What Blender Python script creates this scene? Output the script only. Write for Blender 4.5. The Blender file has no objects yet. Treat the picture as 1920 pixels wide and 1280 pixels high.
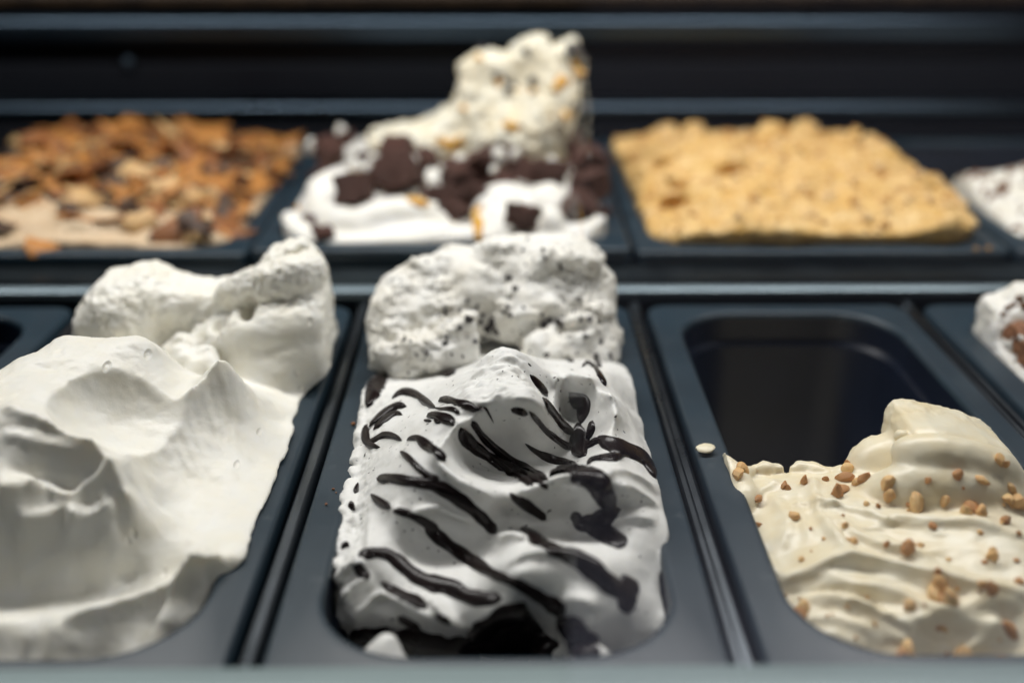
import bpy, math, random
import numpy as np
from mathutils import Vector, Matrix
from mathutils.bvhtree import BVHTree

SC = bpy.context.scene
COL = SC.collection
R = math.radians
random.seed(7)
rng = np.random.default_rng(7)

# ------------------------------------------------------------------ camera
CAM_H, PITCH, YAW, FPX = 0.243, R(23.7), R(0.47), 1950.0
cam_data = bpy.data.cameras.new('camera')
cam = bpy.data.objects.new('camera', cam_data)
COL.objects.link(cam)
cam.location = (0, 0, CAM_H)
cam.rotation_euler = (R(90) - PITCH, 0, -YAW)
cam_data.sensor_fit = 'HORIZONTAL'
cam_data.sensor_width = 36.0
cam_data.lens = FPX / 1920.0 * 36.0
cam_data.clip_start = 0.01
cam_data.clip_end = 20
cam_data.dof.use_dof = True
cam_data.dof.focus_distance = 0.468
cam_data.dof.aperture_fstop = 2.5
SC.camera = cam

# ------------------------------------------------------------------ light
world = bpy.data.worlds.new('World')
SC.world = world
world.use_nodes = True
world.node_tree.nodes['Background'].inputs[0].default_value = (0.45, 0.60, 0.85, 1)
world.node_tree.nodes['Background'].inputs[1].default_value = 0.010

def area(name, loc, rot, sx, sy, power, col):
    l = bpy.data.lights.new(name, 'AREA')
    l.shape = 'RECTANGLE'; l.size = sx; l.size_y = sy; l.energy = power; l.color = col
    o = bpy.data.objects.new(name, l); COL.objects.link(o)
    o.location = loc; o.rotation_euler = rot
    return o
area('case_lamp', (-0.08, 0.69, 0.59), (0, 0, 0), 1.4, 0.05, 9.3, (1.0, 0.985, 0.955))
area('shop_lamp', (-0.42, -0.55, 1.05), (R(52), 0, R(-14)), 0.34, 0.12, 0.15, (0.80, 0.90, 1.0))

SC.view_settings.view_transform = 'Standard'
SC.view_settings.look = 'None'
SC.view_settings.exposure = 0.0
SC.view_settings.gamma = 1.0
SC.cycles.use_denoising = True
SC.cycles.max_bounces = 8
SC.cycles.transparent_max_bounces = 12

# ------------------------------------------------------------------ pixel helpers
MC = np.array(cam.rotation_euler.to_matrix())
def ray(u, v):
    d = MC @ np.array([(u - 960.0) / FPX, -(v - 640.0) / FPX, -1.0])
    return d / np.linalg.norm(d)
def PZ(u, v, z):                 # pixel meets the level z (metres)
    d = ray(u, v); t = (z - CAM_H) / d[2]
    return np.array([d[0] * t, d[1] * t, z])
def PY(u, v, y):                 # pixel meets the upright plane at depth y
    d = ray(u, v); t = y / d[1]
    return np.array([d[0] * t, y, CAM_H + d[2] * t])

# ------------------------------------------------------------------ objects
def mesh_data(name, verts, faces, smooth=True):
    me = bpy.data.meshes.new(name)
    verts = np.asarray(verts, dtype=np.float32)
    if isinstance(faces, np.ndarray) and faces.ndim == 2:
        n, k = faces.shape
        me.vertices.add(len(verts)); me.vertices.foreach_set('co', verts.ravel())
        me.loops.add(n * k); me.loops.foreach_set('vertex_index', faces.astype(np.int32).ravel())
        me.polygons.add(n)
        me.polygons.foreach_set('loop_start', np.arange(0, n * k, k, dtype=np.int32))
        me.update(calc_edges=True)
    else:
        me.from_pydata([tuple(map(float, v)) for v in verts], [], [tuple(map(int, f)) for f in faces])
    if smooth:
        me.polygons.foreach_set('use_smooth', np.ones(len(me.polygons), dtype=bool))
    me.update()
    return me
def link(name, me, mat=None, parent=None, loc=(0, 0, 0)):
    o = bpy.data.objects.new(name, me)
    COL.objects.link(o)
    if mat is not None and me is not None and not me.materials:
        me.materials.append(mat)
    o.location = loc
    if parent is not None:
        o.parent = parent
    return o
def obj(name, verts, faces, mat, parent=None, smooth=True, origin=(0, 0, 0)):
    """mesh given in world coordinates; origin is where its pivot goes (children: parent's pivot)"""
    po = np.array(parent.location) if parent is not None else np.zeros(3)
    if parent is not None and parent.parent is not None:
        po = po + np.array(parent.parent.location)
    og = np.asarray(origin, float) if parent is None else po
    v = np.asarray(verts, float) - og
    return link(name, mesh_data(name, v, faces, smooth), mat, parent, tuple(og - po))
def tag(o, label=None, cat=None, group=None, kind=None):
    if label: o['label'] = label
    if cat: o['category'] = cat
    if group: o['group'] = group
    if kind: o['kind'] = kind
    return o
def empty(name, loc):
    return link(name, None, None, None, loc)

# ------------------------------------------------------------------ noise
_perm = np.random.default_rng(3).permutation(256)
_perm = np.concatenate([_perm, _perm, _perm])
_grad = np.random.default_rng(4).normal(size=(256, 3)); _grad /= np.linalg.norm(_grad, axis=1)[:, None]
def perlin(p):
    p = np.asarray(p, np.float64); i = np.floor(p).astype(int); f = p - i
    w = f * f * f * (f * (f * 6 - 15) + 10); i &= 255
    out = np.zeros(len(p))
    for dx in (0, 1):
        for dy in (0, 1):
            for dz in (0, 1):
                h = _perm[_perm[_perm[(i[:, 0] + dx) & 255] + ((i[:, 1] + dy) & 255)] + ((i[:, 2] + dz) & 255)]
                g = _grad[h]
                d = g[:, 0] * (f[:, 0] - dx) + g[:, 1] * (f[:, 1] - dy) + g[:, 2] * (f[:, 2] - dz)
                out += d * (w[:, 0] if dx else 1 - w[:, 0]) * (w[:, 1] if dy else 1 - w[:, 1]) * (w[:, 2] if dz else 1 - w[:, 2])
    return out * 1.5
def fbm(p, octv=4, gain=0.5):
    a, s, r = 1.0, 1.0, 0
    for _ in range(octv):
        r = r + a * perlin(p * s + 17.3 * s); a *= gain; s *= 2.03
    return r

# ------------------------------------------------------------------ heights and volumes
def seg_dist(x, y, pts):
    """distance to a polyline in plan, signed side, and position along it (0..1)"""
    pts = np.asarray(pts, float)
    L = np.concatenate([[0], np.cumsum(np.linalg.norm(np.diff(pts, axis=0), axis=1))]); L /= L[-1]
    best = np.full(x.shape, 1e9); side = np.zeros(x.shape); tt = np.zeros(x.shape)
    for k in range(len(pts) - 1):
        a, b = pts[k], pts[k + 1]; ab = b - a
        t = np.clip(((x - a[0]) * ab[0] + (y - a[1]) * ab[1]) / (ab @ ab), 0, 1)
        dx, dy = x - a[0] - t * ab[0], y - a[1] - t * ab[1]
        d = np.hypot(dx, dy); m = d < best
        best = np.where(m, d, best)
        side = np.where(m, np.sign(ab[0] * dy - ab[1] * dx), side)
        tt = np.where(m, L[k] + t * (L[k + 1] - L[k]), tt)
    return best, side, tt
def catmull(P, n):
    P = np.asarray(P, float)
    if len(P) < 3:
        t = np.linspace(0, 1, n)[:, None]; return P[0] * (1 - t) + P[-1] * t
    Q = np.vstack([2 * P[0] - P[1], P, 2 * P[-1] - P[-2]])
    t = np.linspace(0, len(P) - 1 - 1e-9, n); i = t.astype(int); f = (t - i)[:, None]
    p0, p1, p2, p3 = Q[i], Q[i + 1], Q[i + 2], Q[i + 3]
    return 0.5 * ((2 * p1) + (-p0 + p2) * f + (2 * p0 - 5 * p1 + 4 * p2 - p3) * f ** 2 + (-p0 + 3 * p1 - 3 * p2 + p3) * f ** 3)
class Height:
    def __init__(self, x0, x1, y0, y1, s, lean=0.0, gain=1.0):
        self.lean, self.gain = lean, gain      # lean: crests hang towards the front by this slope
        self.xs = np.arange(x0, x1 + s, s); self.ys = np.arange(y0, y1 + s, s)
        self.X, self.Y = np.meshgrid(self.xs, self.ys, indexing='ij')
        self.H = np.zeros(self.X.shape)
    def fit(self, uvz, xyz=(), lam=0.004):
        g_ = lambda z: (z * self.gain if z > 0 else z) * 1e-3
        uvz = sorted(uvz, key=lambda q: q[1]); done = []; fixed = []
        for u, v, z in uvz:                       # a lower pixel must not fall behind a higher one
            for uu, vv, ye in done:
                if abs(u - uu) < 34 and v > vv + 2:
                    while True:
                        q = PZ(u, v, g_(z)); y_ = q[1] + self.lean * q[2]
                        if y_ <= ye - 0.0006 or z > 60: break
                        z += 0.4
            q = PZ(u, v, g_(z)); done.append((u, v, q[1] + self.lean * q[2])); fixed.append((u, v, z))
        uvz = fixed
        P = [PZ(u, v, g_(z)) for u, v, z in uvz] + [np.array([x, y, z * 1e-3]) for x, y, z in xyz]
        P = np.array(P); c = 100.0
        P[:, 1] += self.lean * P[:, 2]
        q = P[:, :2] * c; zz = P[:, 2] * c
        def K(a, b):
            r = np.sqrt(((a[:, None, :] - b[None, :, :]) ** 2).sum(-1)) + 1e-9
            return r ** 2 * np.log(r) * 0.35 + -2.0 * r
        n = len(q); A = np.zeros((n + 3, n + 3)); A[:n, :n] = K(q, q) + lam * np.eye(n)
        A[:n, n] = 1; A[:n, n + 1:] = q; A[n:, :n] = A[:n, n:].T
        w = np.linalg.solve(A, np.concatenate([zz, [0, 0, 0]]))
        g = np.stack([self.X.ravel(), self.Y.ravel()], 1) * c
        out = np.zeros(len(g))
        for k in range(0, len(g), 20000):
            gg = g[k:k + 20000]
            out[k:k + 20000] = K(gg, q) @ w[:n] + w[n] + gg @ w[n + 1:]
        self.H = out.reshape(self.X.shape) / c
        return self
    def blur(self, m):
        s = self.xs[1] - self.xs[0]; r = int(3 * m / s) + 1
        k = np.exp(-0.5 * (np.arange(-r, r + 1) * s / m) ** 2); k /= k.sum()
        H = np.pad(self.H, r, mode='edge')
        H = np.apply_along_axis(lambda a: np.convolve(a, k, 'valid'), 0, H)
        self.H = np.apply_along_axis(lambda a: np.convolve(a, k, 'valid'), 1, H)
        return self
    def ridge(self, uvz, h, w_left, w_right, xy=False, taper=0.18, power=1.6):
        """a raised crest along a line; the two widths give a soft and a steep flank"""
        g_ = lambda z: (z * self.gain if z > 0 else z) * 1e-3
        P = np.array([PZ(u, v, g_(z)) for u, v, z in uvz]) if not xy else np.array(uvz)
        P[:, 1] += self.lean * P[:, 2]; P = P[:, :2]
        P = catmull(P, 6 * len(P))
        d, s, t = seg_dist(self.X, self.Y, P)
        w = np.where(s > 0, w_left, w_right)
        f = np.exp(-(d / w) ** power)
        end = np.clip(t / taper, 0, 1) * np.clip((1 - t) / taper, 0, 1)
        end = np.where((t <= 0) | (t >= 1), 0.0, np.sqrt(end))
        self.H += h * f * np.clip(end, 0, 1)
        return self
    def at(self, x, y):
        i = int(np.clip(round((x - self.xs[0]) / (self.xs[1] - self.xs[0])), 0, len(self.xs) - 1))
        j = int(np.clip(round((y - self.ys[0]) / (self.ys[1] - self.ys[0])), 0, len(self.ys) - 1))
        return self.H[i, j]
def smin(a, b, k):
    h = np.clip(0.5 + 0.5 * (b - a) / k, 0, 1)
    return b * (1 - h) + a * h - k * h * (1 - h)
def rrect(x, y, cx, cy, hx, hy, r):
    qx, qy = np.abs(x - cx) - (hx - r), np.abs(y - cy) - (hy - r)
    return np.hypot(np.maximum(qx, 0), np.maximum(qy, 0)) + np.minimum(np.maximum(qx, qy), 0) - r
class Volume:
    def __init__(self, x0, x1, y0, y1, z0, z1, s):
        self.s = s
        self.xs = np.arange(x0, x1 + s, s); self.ys = np.arange(y0, y1 + s, s); self.zs = np.arange(z0, z1 + s, s)
        self.d = np.full((len(self.xs), len(self.ys), len(self.zs)), 0.05, np.float32)
    def height(self, hf):
        tx = np.clip((self.xs - hf.xs[0]) / (hf.xs[1] - hf.xs[0]), 0, len(hf.xs) - 1.001)
        i = tx.astype(int); fx = (tx - i)[:, None]
        ds = hf.ys[1] - hf.ys[0]
        gx, gy = np.gradient(hf.H, hf.xs[1] - hf.xs[0], ds)
        G = np.sqrt(1 + np.minimum(gx ** 2 + gy ** 2, 6.0))[i]; Hx = hf.H[i] * (1 - fx) + hf.H[i + 1] * fx
        for k, z in enumerate(self.zs):
            t = np.clip((self.ys + hf.lean * z - hf.ys[0]) / ds, 0, len(hf.ys) - 1.001)
            j = t.astype(int); f = t - j
            H = Hx[:, j] * (1 - f) + Hx[:, j + 1] * f
            g = G[:, j]
            self.d[:, :, k] = (z - H) / g
        return self
    def _box(self, lo, hi):
        f = lambda a, l, h: slice(max(0, int(np.searchsorted(a, l)) - 1), min(len(a), int(np.searchsorted(a, h)) + 1))
        sx, sy, sz = f(self.xs, lo[0], hi[0]), f(self.ys, lo[1], hi[1]), f(self.zs, lo[2], hi[2])
        return (sx, sy, sz), self.xs[sx][:, None, None], self.ys[sy][None, :, None], self.zs[sz][None, None, :]
    def _put(self, sl, e, k, cut):
        e = e.astype(np.float32)
        self.d[sl] = -smin(-self.d[sl], e, k) if cut else smin(self.d[sl], e, k)
    def blob(self, c, r, k=0.004, rot=None, cut=False):
        c = np.asarray(c, float); r = np.broadcast_to(np.asarray(r, float), (3,)); m = r.max() + 2.5 * k
        sl, x, y, z = self._box(c - m, c + m)
        if self.d[sl].size == 0: return self
        x, y, z = x - c[0], y - c[1], z - c[2]
        if rot is not None:
            M = np.array(Matrix.Rotation(rot[2], 3, 'Z') @ Matrix.Rotation(rot[1], 3, 'Y') @ Matrix.Rotation(rot[0], 3, 'X')).T
            x, y, z = (M[0, 0] * x + M[0, 1] * y + M[0, 2] * z, M[1, 0] * x + M[1, 1] * y + M[1, 2] * z, M[2, 0] * x + M[2, 1] * y + M[2, 2] * z)
        k0 = np.sqrt((x / r[0]) ** 2 + (y / r[1]) ** 2 + (z / r[2]) ** 2)
        k1 = np.sqrt((x / r[0] ** 2) ** 2 + (y / r[1] ** 2) ** 2 + (z / r[2] ** 2) ** 2) + 1e-9
        self._put(sl, k0 * (k0 - 1) / k1, k, cut); return self
    def capsule(self, a, b, ra, rb=None, k=0.004, cut=False):
        a, b = np.asarray(a, float), np.asarray(b, float); rb = ra if rb is None else rb; m = max(ra, rb) + 2.5 * k
        sl, x, y, z = self._box(np.minimum(a, b) - m, np.maximum(a, b) + m)
        if self.d[sl].size == 0: return self
        ab = b - a
        t = np.clip(((x - a[0]) * ab[0] + (y - a[1]) * ab[1] + (z - a[2]) * ab[2]) / (ab @ ab), 0, 1)
        e = np.sqrt((x - a[0] - t * ab[0]) ** 2 + (y - a[1] - t * ab[1]) ** 2 + (z - a[2] - t * ab[2]) ** 2) - (ra + (rb - ra) * t)
        self._put(sl, e, k, cut); return self
    def tube(self, pts, radii, k=0.004, cut=False, n=None):
        pts = np.asarray(pts, float); n = n or 4 * len(pts)
        q = catmull(np.hstack([pts, np.asarray(radii, float)[:, None]]), n)
        for i in range(n - 1):
            self.capsule(q[i, :3], q[i + 1, :3], q[i, 3], q[i + 1, 3], k, cut)
        return self
    def slab(self, poly, y_front, y_back, rnd, k=0.004, relief=(), slope=0.0):
        """an upright lump: outline in x,z, a modelled front (relief: x, z, dy) and a rounded edge"""
        poly = np.asarray(poly, float)
        lo = np.array([poly[:, 0].min(), min(y_front, y_back) - slope * 0.05, poly[:, 1].min()]) - 0.02
        hi = np.array([poly[:, 0].max(), max(y_front, y_back), poly[:, 1].max()]) + 0.02
        sl, x, y, z = self._box(lo, hi)
        X, Z = np.meshgrid(x.ravel(), z.ravel(), indexing='ij')
        d2, _, _ = seg_dist(X, Z, np.vstack([poly, poly[:1]]))
        ins = np.zeros(X.shape, bool); n = len(poly)
        for i in range(n):
            a, b = poly[i], poly[(i + 1) % n]
            c = ((a[1] > Z) != (b[1] > Z)) & (X < (b[0] - a[0]) * (Z - a[1]) / (b[1] - a[1] + 1e-12) + a[0])
            ins ^= c
        d2 = np.where(ins, -d2, d2)
        F = np.full(X.shape, y_front) + slope * (Z - 0.5 * (poly[:, 1].max() + poly[:, 1].min()))
        if len(relief):
            W = np.full(X.shape, 0.15); S = np.zeros(X.shape)
            for rx, rz, dy, rad in relief:
                g = np.exp(-((X - rx) ** 2 + (Z - rz) ** 2) / rad ** 2); S += g * dy
            F = F + S
        Fd = F[:, None, :]; d2 = d2[:, None, :]
        dy = np.maximum(Fd - y, y - y_back) * 0.8
        a, b = d2 + rnd, dy + rnd
        e = np.hypot(np.maximum(a, 0), np.maximum(b, 0)) + np.minimum(np.maximum(a, b), 0) - rnd
        self._put(sl, e, k, False); return self
    def clip(self, cx, cy, hx, hy, r, zmin, k=0.003, above=0.0, spill=0.0):
        """keep what lies inside the tub's opening; above the rim it may lean out by spill"""
        p = rrect(self.xs[:, None], self.ys[None, :], cx, cy, hx, hy, r)[:, :, None]
        lean = np.clip((self.zs - above) / 0.01, 0, 1)[None, None, :] * spill
        shrink = np.interp(-self.zs + above, [0.014, 0.021, 0.112], [0.0, 0.0036, 0.0078])[None, None, :]
        e = np.maximum(p - lean + shrink, zmin - self.zs[None, None, :]).astype(np.float32)
        self.d = -smin(-self.d, -e, k)
        return self
    def mesh(self):
        d = self.d
        d[0] = d[-1] = 0.05; d[:, 0] = d[:, -1] = 0.05; d[:, :, 0] = d[:, :, -1] = 0.05
        s = d < 0
        n = np.zeros(tuple(k - 1 for k in d.shape), np.int8)
        offs = [(i, j, k) for i in (0, 1) for j in (0, 1) for k in (0, 1)]
        cut = lambda A, o: A[o[0]:A.shape[0] - 1 + o[0], o[1]:A.shape[1] - 1 + o[1], o[2]:A.shape[2] - 1 + o[2]]
        for o in offs: n += cut(s, o)
        act = (n > 0) & (n < 8)
        I = np.argwhere(act); idx = -np.ones(act.shape, np.int32); idx[act] = np.arange(len(I))
        val = {o: cut(d, o)[act] for o in offs}
        acc = np.zeros((len(I), 3)); cnt = np.zeros(len(I))
        for o in offs:
            for ax in range(3):
                if o[ax] == 0:
                    q = list(o); q[ax] = 1; q = tuple(q)
                    a, b = val[o].astype(float), val[q].astype(float); m = (a < 0) != (b < 0)
                    t = np.where(m, a / np.where(m, a - b, 1), 0)
                    pos = np.tile(np.array(o, float), (len(I), 1)); pos[:, ax] = t
                    acc[m] += pos[m]; cnt[m] += 1
        V = (I + acc / cnt[:, None]) * self.s + np.array([self.xs[0], self.ys[0], self.zs[0]])
        F = []
        for ax in range(3):
            b, c = (ax + 1) % 3, (ax + 2) % 3
            A = np.take(s, range(0, s.shape[ax] - 1), ax); B = np.take(s, range(1, s.shape[ax]), ax)
            E = np.argwhere(A != B)
            E = E[(E[:, b] > 0) & (E[:, c] > 0) & (E[:, b] < s.shape[b] - 1) & (E[:, c] < s.shape[c] - 1)]
            flip = A[tuple(E.T)]
            def cell(db, dc):
                q = E.copy(); q[:, b] -= db; q[:, c] -= dc
                return idx[tuple(q.T)]
            Q = np.stack([cell(1, 1), cell(0, 1), cell(0, 0), cell(1, 0)], 1)
            Q[~flip] = Q[~flip][:, ::-1]
            F.append(Q)
        F = np.vstack(F); F = F[(F >= 0).all(1)]
        return V, F
def vnormals(V, F):
    n = np.cross(V[F[:, 2]] - V[F[:, 0]], V[F[:, 3]] - V[F[:, 1]])
    N = np.zeros_like(V)
    for k in range(4): np.add.at(N, F[:, k], n)
    return N / (np.linalg.norm(N, axis=1)[:, None] + 1e-12)
def relax(V, F, it=1, a=0.5):
    for _ in range(it):
        S = np.zeros_like(V); C = np.zeros(len(V))
        for k in range(4):
            for m in (1, 3):
                np.add.at(S, F[:, k], V[F[:, (k + m) % 4]]); np.add.at(C, F[:, k], 1)
        V = V * (1 - a) + a * S / np.maximum(C, 1)[:, None]
    return V

# ------------------------------------------------------------------ materials
def mat_new(name):
    m = bpy.data.materials.new(name); m.use_nodes = True
    nt = m.node_tree
    return m, nt, nt.nodes['Principled BSDF']
def N(nt, kind, **kw):
    n = nt.nodes.new(kind)
    for k, v in kw.items():
        if k.startswith('i_'): n.inputs[k[2:].replace('_', ' ')].default_value = v
        else: setattr(n, k, v)
    return n
def ramp(nt, src, stops):
    r = N(nt, 'ShaderNodeValToRGB'); e = r.color_ramp.elements
    while len(e) < len(stops): e.new(0.5)
    for k, (p, c) in enumerate(stops):
        e[k].position = p; e[k].color = (*c, 1) if len(c) == 3 else c
    nt.links.new(src, r.inputs[0]); return r.outputs[0]
def coords(nt):
    return N(nt, 'ShaderNodeTexCoord').outputs['Object']
def noise(nt, scale, detail=4, rough=0.55, vec=None):
    n = N(nt, 'ShaderNodeTexNoise'); n.inputs['Scale'].default_value = scale
    n.inputs['Detail'].default_value = detail; n.inputs['Roughness'].default_value = rough
    nt.links.new(vec if vec is not None else coords(nt), n.inputs['Vector'])
    return n.outputs['Fac']
def bump(nt, bs, src, strength, dist):
    b = N(nt, 'ShaderNodeBump'); b.inputs['Strength'].default_value = strength; b.inputs['Distance'].default_value = dist
    nt.links.new(src, b.inputs['Height'])
    old = bs.inputs['Normal'].links
    if old: nt.links.new(old[0].from_socket, b.inputs['Normal'])
    nt.links.new(b.outputs[0], bs.inputs['Normal'])
def mixc(nt, fac, a, b):
    m = N(nt, 'ShaderNodeMix', data_type='RGBA')
    for s, v in ((m.inputs['Factor'], fac), (m.inputs[6], a), (m.inputs[7], b)):
        if isinstance(v, (tuple, float, int)): s.default_value = (*v, 1) if isinstance(v, tuple) else v
        else: nt.links.new(v, s)
    return m.outputs[2]
def gelato_mat(name, base, second=None, sss=0.22, rough=0.45, specks=None, fine=0.35, pits=0.0, spec=0.35):
    m, nt, bs = mat_new(name)
    c = coords(nt)
    second = second or tuple(x * k for x, k in zip(base, (0.97, 0.95, 0.88)))
    col = mixc(nt, ramp(nt, noise(nt, 70, 5, vec=c), [(0.35, (0, 0, 0)), (0.7, (1, 1, 1))]), base, second)
    if specks:
        for scale, thr, colr, dens in specks:
            v = N(nt, 'ShaderNodeTexVoronoi'); v.inputs['Scale'].default_value = scale
            v.inputs['Randomness'].default_value = 1.0
            w = N(nt, 'ShaderNodeVectorMath', operation='ADD'); nz = N(nt, 'ShaderNodeTexNoise'); nz.inputs['Scale'].default_value = scale * 1.4
            nt.links.new(c, nz.inputs['Vector'])
            sc_ = N(nt, 'ShaderNodeVectorMath', operation='SCALE'); sc_.inputs['Scale'].default_value = 0.9 / scale
            nt.links.new(nz.outputs['Color'], sc_.inputs[0]); nt.links.new(c, w.inputs[0]); nt.links.new(sc_.outputs[0], w.inputs[1])
            nt.links.new(w.outputs[0], v.inputs['Vector'])
            dot = ramp(nt, v.outputs['Distance'], [(thr * 0.75, (1, 1, 1)), (thr, (0, 0, 0))])
            sep = N(nt, 'ShaderNodeSeparateColor'); nt.links.new(v.outputs['Color'], sep.inputs[0])
            pick = ramp(nt, sep.outputs[0], [(dens - 0.01, (1, 1, 1)), (dens + 0.01, (0, 0, 0))])
            mm = N(nt, 'ShaderNodeMath', operation='MULTIPLY'); nt.links.new(dot, mm.inputs[0])
            cl = N(nt, 'ShaderNodeMath', operation='MULTIPLY'); nt.links.new(pick, cl.inputs[0])
            nt.links.new(ramp(nt, noise(nt, scale * 0.22, 2, vec=c), [(0.46, (0, 0, 0)), (0.56, (1, 1, 1))]), cl.inputs[1]); nt.links.new(cl.outputs[0], mm.inputs[1])
            col = mixc(nt, mm.outputs[0], col, colr)
    nt.links.new(col, bs.inputs['Base Color'])
    bs.inputs['Roughness'].default_value = rough
    bs.inputs['Specular IOR Level'].default_value = spec
    bs.inputs['Subsurface Weight'].default_value = sss
    bs.inputs['Subsurface Radius'].default_value = (1.0, 0.85, 0.6)
    bs.inputs['Subsurface Scale'].default_value = 0.004
    if fine: bump(nt, bs, noise(nt, 260, 6, 0.6, c), fine, 0.0012)
    if pits:
        v = N(nt, 'ShaderNodeTexVoronoi'); v.inputs['Scale'].default_value = 150; nt.links.new(c, v.inputs['Vector'])
        v.inputs['Scale'].default_value = 75
        mp = N(nt, 'ShaderNodeMapping'); mp.inputs['Scale'].default_value = (1.6, 0.7, 1.0); mp.inputs['Rotation'].default_value = (0, 0, R(-30))
        nt.links.new(c, mp.inputs['Vector']); nt.links.new(mp.outputs[0], v.inputs['Vector'])
        sep = N(nt, 'ShaderNodeSeparateColor'); nt.links.new(v.outputs['Color'], sep.inputs[0])
        pk = ramp(nt, sep.outputs[1], [(0.72, (0, 0, 0)), (0.74, (1, 1, 1))])
        ho = ramp(nt, v.outputs['Distance'], [(0.10, (1, 1, 1)), (0.22, (0, 0, 0))])
        mm = N(nt, 'ShaderNodeMath', operation='MULTIPLY'); nt.links.new(pk, mm.inputs[0]); nt.links.new(ho, mm.inputs[1])
        iv = N(nt, 'ShaderNodeMath', operation='SUBTRACT'); iv.inputs[0].default_value = 1.0; nt.links.new(mm.outputs[0], iv.inputs[1])
        bump(nt, bs, iv.outputs[0], pits, 0.0012)
    return m
def plain_mat(name, c1, c2=None, scale=120, rough=0.5, metal=0.0, bumps=0.0, dist=0.001, spec=0.5, rough2=None, sss=0.0):
    m, nt, bs = mat_new(name)
    c = coords(nt); f = noise(nt, scale, 5, vec=c)
    f2 = ramp(nt, f, [(0.35, (0, 0, 0)), (0.65, (1, 1, 1))])
    nt.links.new(mixc(nt, f2, c1, c2 or tuple(x * 0.8 for x in c1)), bs.inputs['Base Color'])
    bs.inputs['Metallic'].default_value = metal
    bs.inputs['Specular IOR Level'].default_value = spec
    if rough2 is not None:
        rr = ramp(nt, noise(nt, scale * 0.4, 5, vec=c), [(0.3, (rough,) * 3), (0.7, (rough2,) * 3)])
        nt.links.new(rr, bs.inputs['Roughness'])
    else: bs.inputs['Roughness'].default_value = rough
    if sss:
        bs.inputs['Subsurface Weight'].default_value = sss; bs.inputs['Subsurface Scale'].default_value = 0.003
    if bumps: bump(nt, bs, f, bumps, dist)
    return m
def brushed_mat(name, c1, rough, metal=1.0, streak=(2, 400, 400), amount=0.25, spec=0.5):
    m, nt, bs = mat_new(name)
    mp = N(nt, 'ShaderNodeMapping'); mp.inputs['Scale'].default_value = streak
    nt.links.new(coords(nt), mp.inputs['Vector'])
    f = noise(nt, 1.0, 4, 0.6, mp.outputs[0])
    nt.links.new(mixc(nt, f, c1, tuple(x * (1 - amount) for x in c1)), bs.inputs['Base Color'])
    bs.inputs['Metallic'].default_value = metal; bs.inputs['Specular IOR Level'].default_value = spec
    smear = noise(nt, 9, 4, 0.6)
    mm = ramp(nt, smear, [(0.3, (rough * 0.8,) * 3), (0.7, (min(1, rough * 1.35),) * 3)])
    nt.links.new(mm, bs.inputs['Roughness'])
    bump(nt, bs, f, 0.08, 0.0004)
    return m

M_PAN = plain_mat('pan_plastic', (0.015, 0.031, 0.045), (0.011, 0.024, 0.036), 30, 0.34, 0.0, 0.0, spec=0.5, rough2=0.50)
def scratches(m):
    nt = m.node_tree; bs = nt.nodes['Principled BSDF']
    mp = N(nt, 'ShaderNodeMapping'); mp.inputs['Scale'].default_value = (900, 30, 300)
    nt.links.new(coords(nt), mp.inputs['Vector'])
    bump(nt, bs, noise(nt, 1.0, 3, 0.5, mp.outputs[0]), 0.06, 0.0005)
    bump(nt, bs, noise(nt, 700, 2, 0.5), 0.05, 0.0004)
scratches(M_PAN)
def smears(m):                                  # dried smears and wiped fingerprints
    nt = m.node_tree; bs = nt.nodes['Principled BSDF']; old = bs.inputs['Base Color'].links[0].from_socket
    f = ramp(nt, noise(nt, 55, 6, 0.7), [(0.60, (0, 0, 0)), (0.74, (0.22,) * 3)])
    nt.links.new(mixc(nt, f, old, (0.20, 0.22, 0.22)), bs.inputs['Base Color'])
smears(M_PAN)
M_BASIN = plain_mat('pan_basin_plastic', (0.003, 0.007, 0.018), (0.002, 0.005, 0.013), 25, 0.30, 0.0, 0.0, spec=0.28, rough2=0.42)
M_BAR = brushed_mat('divider_metal', (0.16, 0.18, 0.20), 0.30, streak=(400, 3, 400))
M_STEEL = brushed_mat('rail_steel', (0.10, 0.125, 0.14), 0.36)
M_FRONT = brushed_mat('front_rail_steel', (0.20, 0.26, 0.265), 0.42, metal=0.3)
M_DARK = plain_mat('case_black', (0.003, 0.0035, 0.005), (0.005, 0.006, 0.009), 14, 0.45, 0.0, spec=0.15, rough2=0.6)
M_PANEL = brushed_mat('rear_panel_metal', (0.005, 0.006, 0.009), 0.55, metal=0.0, spec=0.12)
M_RAILB = brushed_mat('rear_rail_metal', (0.075, 0.105, 0.14), 0.32)
M_WOOD = plain_mat('shelf_wood', (0.05, 0.030, 0.016), (0.02, 0.012, 0.008), 30, 0.5)

# ------------------------------------------------------------------ the display case
def extrude_x(profile, x0, x1):
    n = len(profile)
    V = [(x0, y, z) for y, z in profile] + [(x1, y, z) for y, z in profile]
    F = [(i, (i + 1) % n, n + (i + 1) % n, n + i) for i in range(n)] + [tuple(range(n))[::-1], tuple(range(n, 2 * n))]
    return V, F
def rounded(y0, y1, z0, z1, r, seg=4):
    out = []
    for cy, cz, a0 in ((y1 - r, z1 - r, 0), (y0 + r, z1 - r, 90), (y0 + r, z0 + r, 180), (y1 - r, z0 + r, 270)):
        for k in range(seg + 1):
            a = R(a0 + 90 * k / seg); out.append((cy + r * math.cos(a), cz + r * math.sin(a)))
    return out[::-1]
def extrude_y(profile, y0, y1):
    n = len(profile)
    V = [(x, y0, z) for x, z in profile] + [(x, y1, z) for x, z in profile]
    F = [(i, (i + 1) % n, n + (i + 1) % n, n + i) for i in range(n)] + [tuple(range(n))[::-1], tuple(range(n, 2 * n))]
    return V, F
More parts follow.
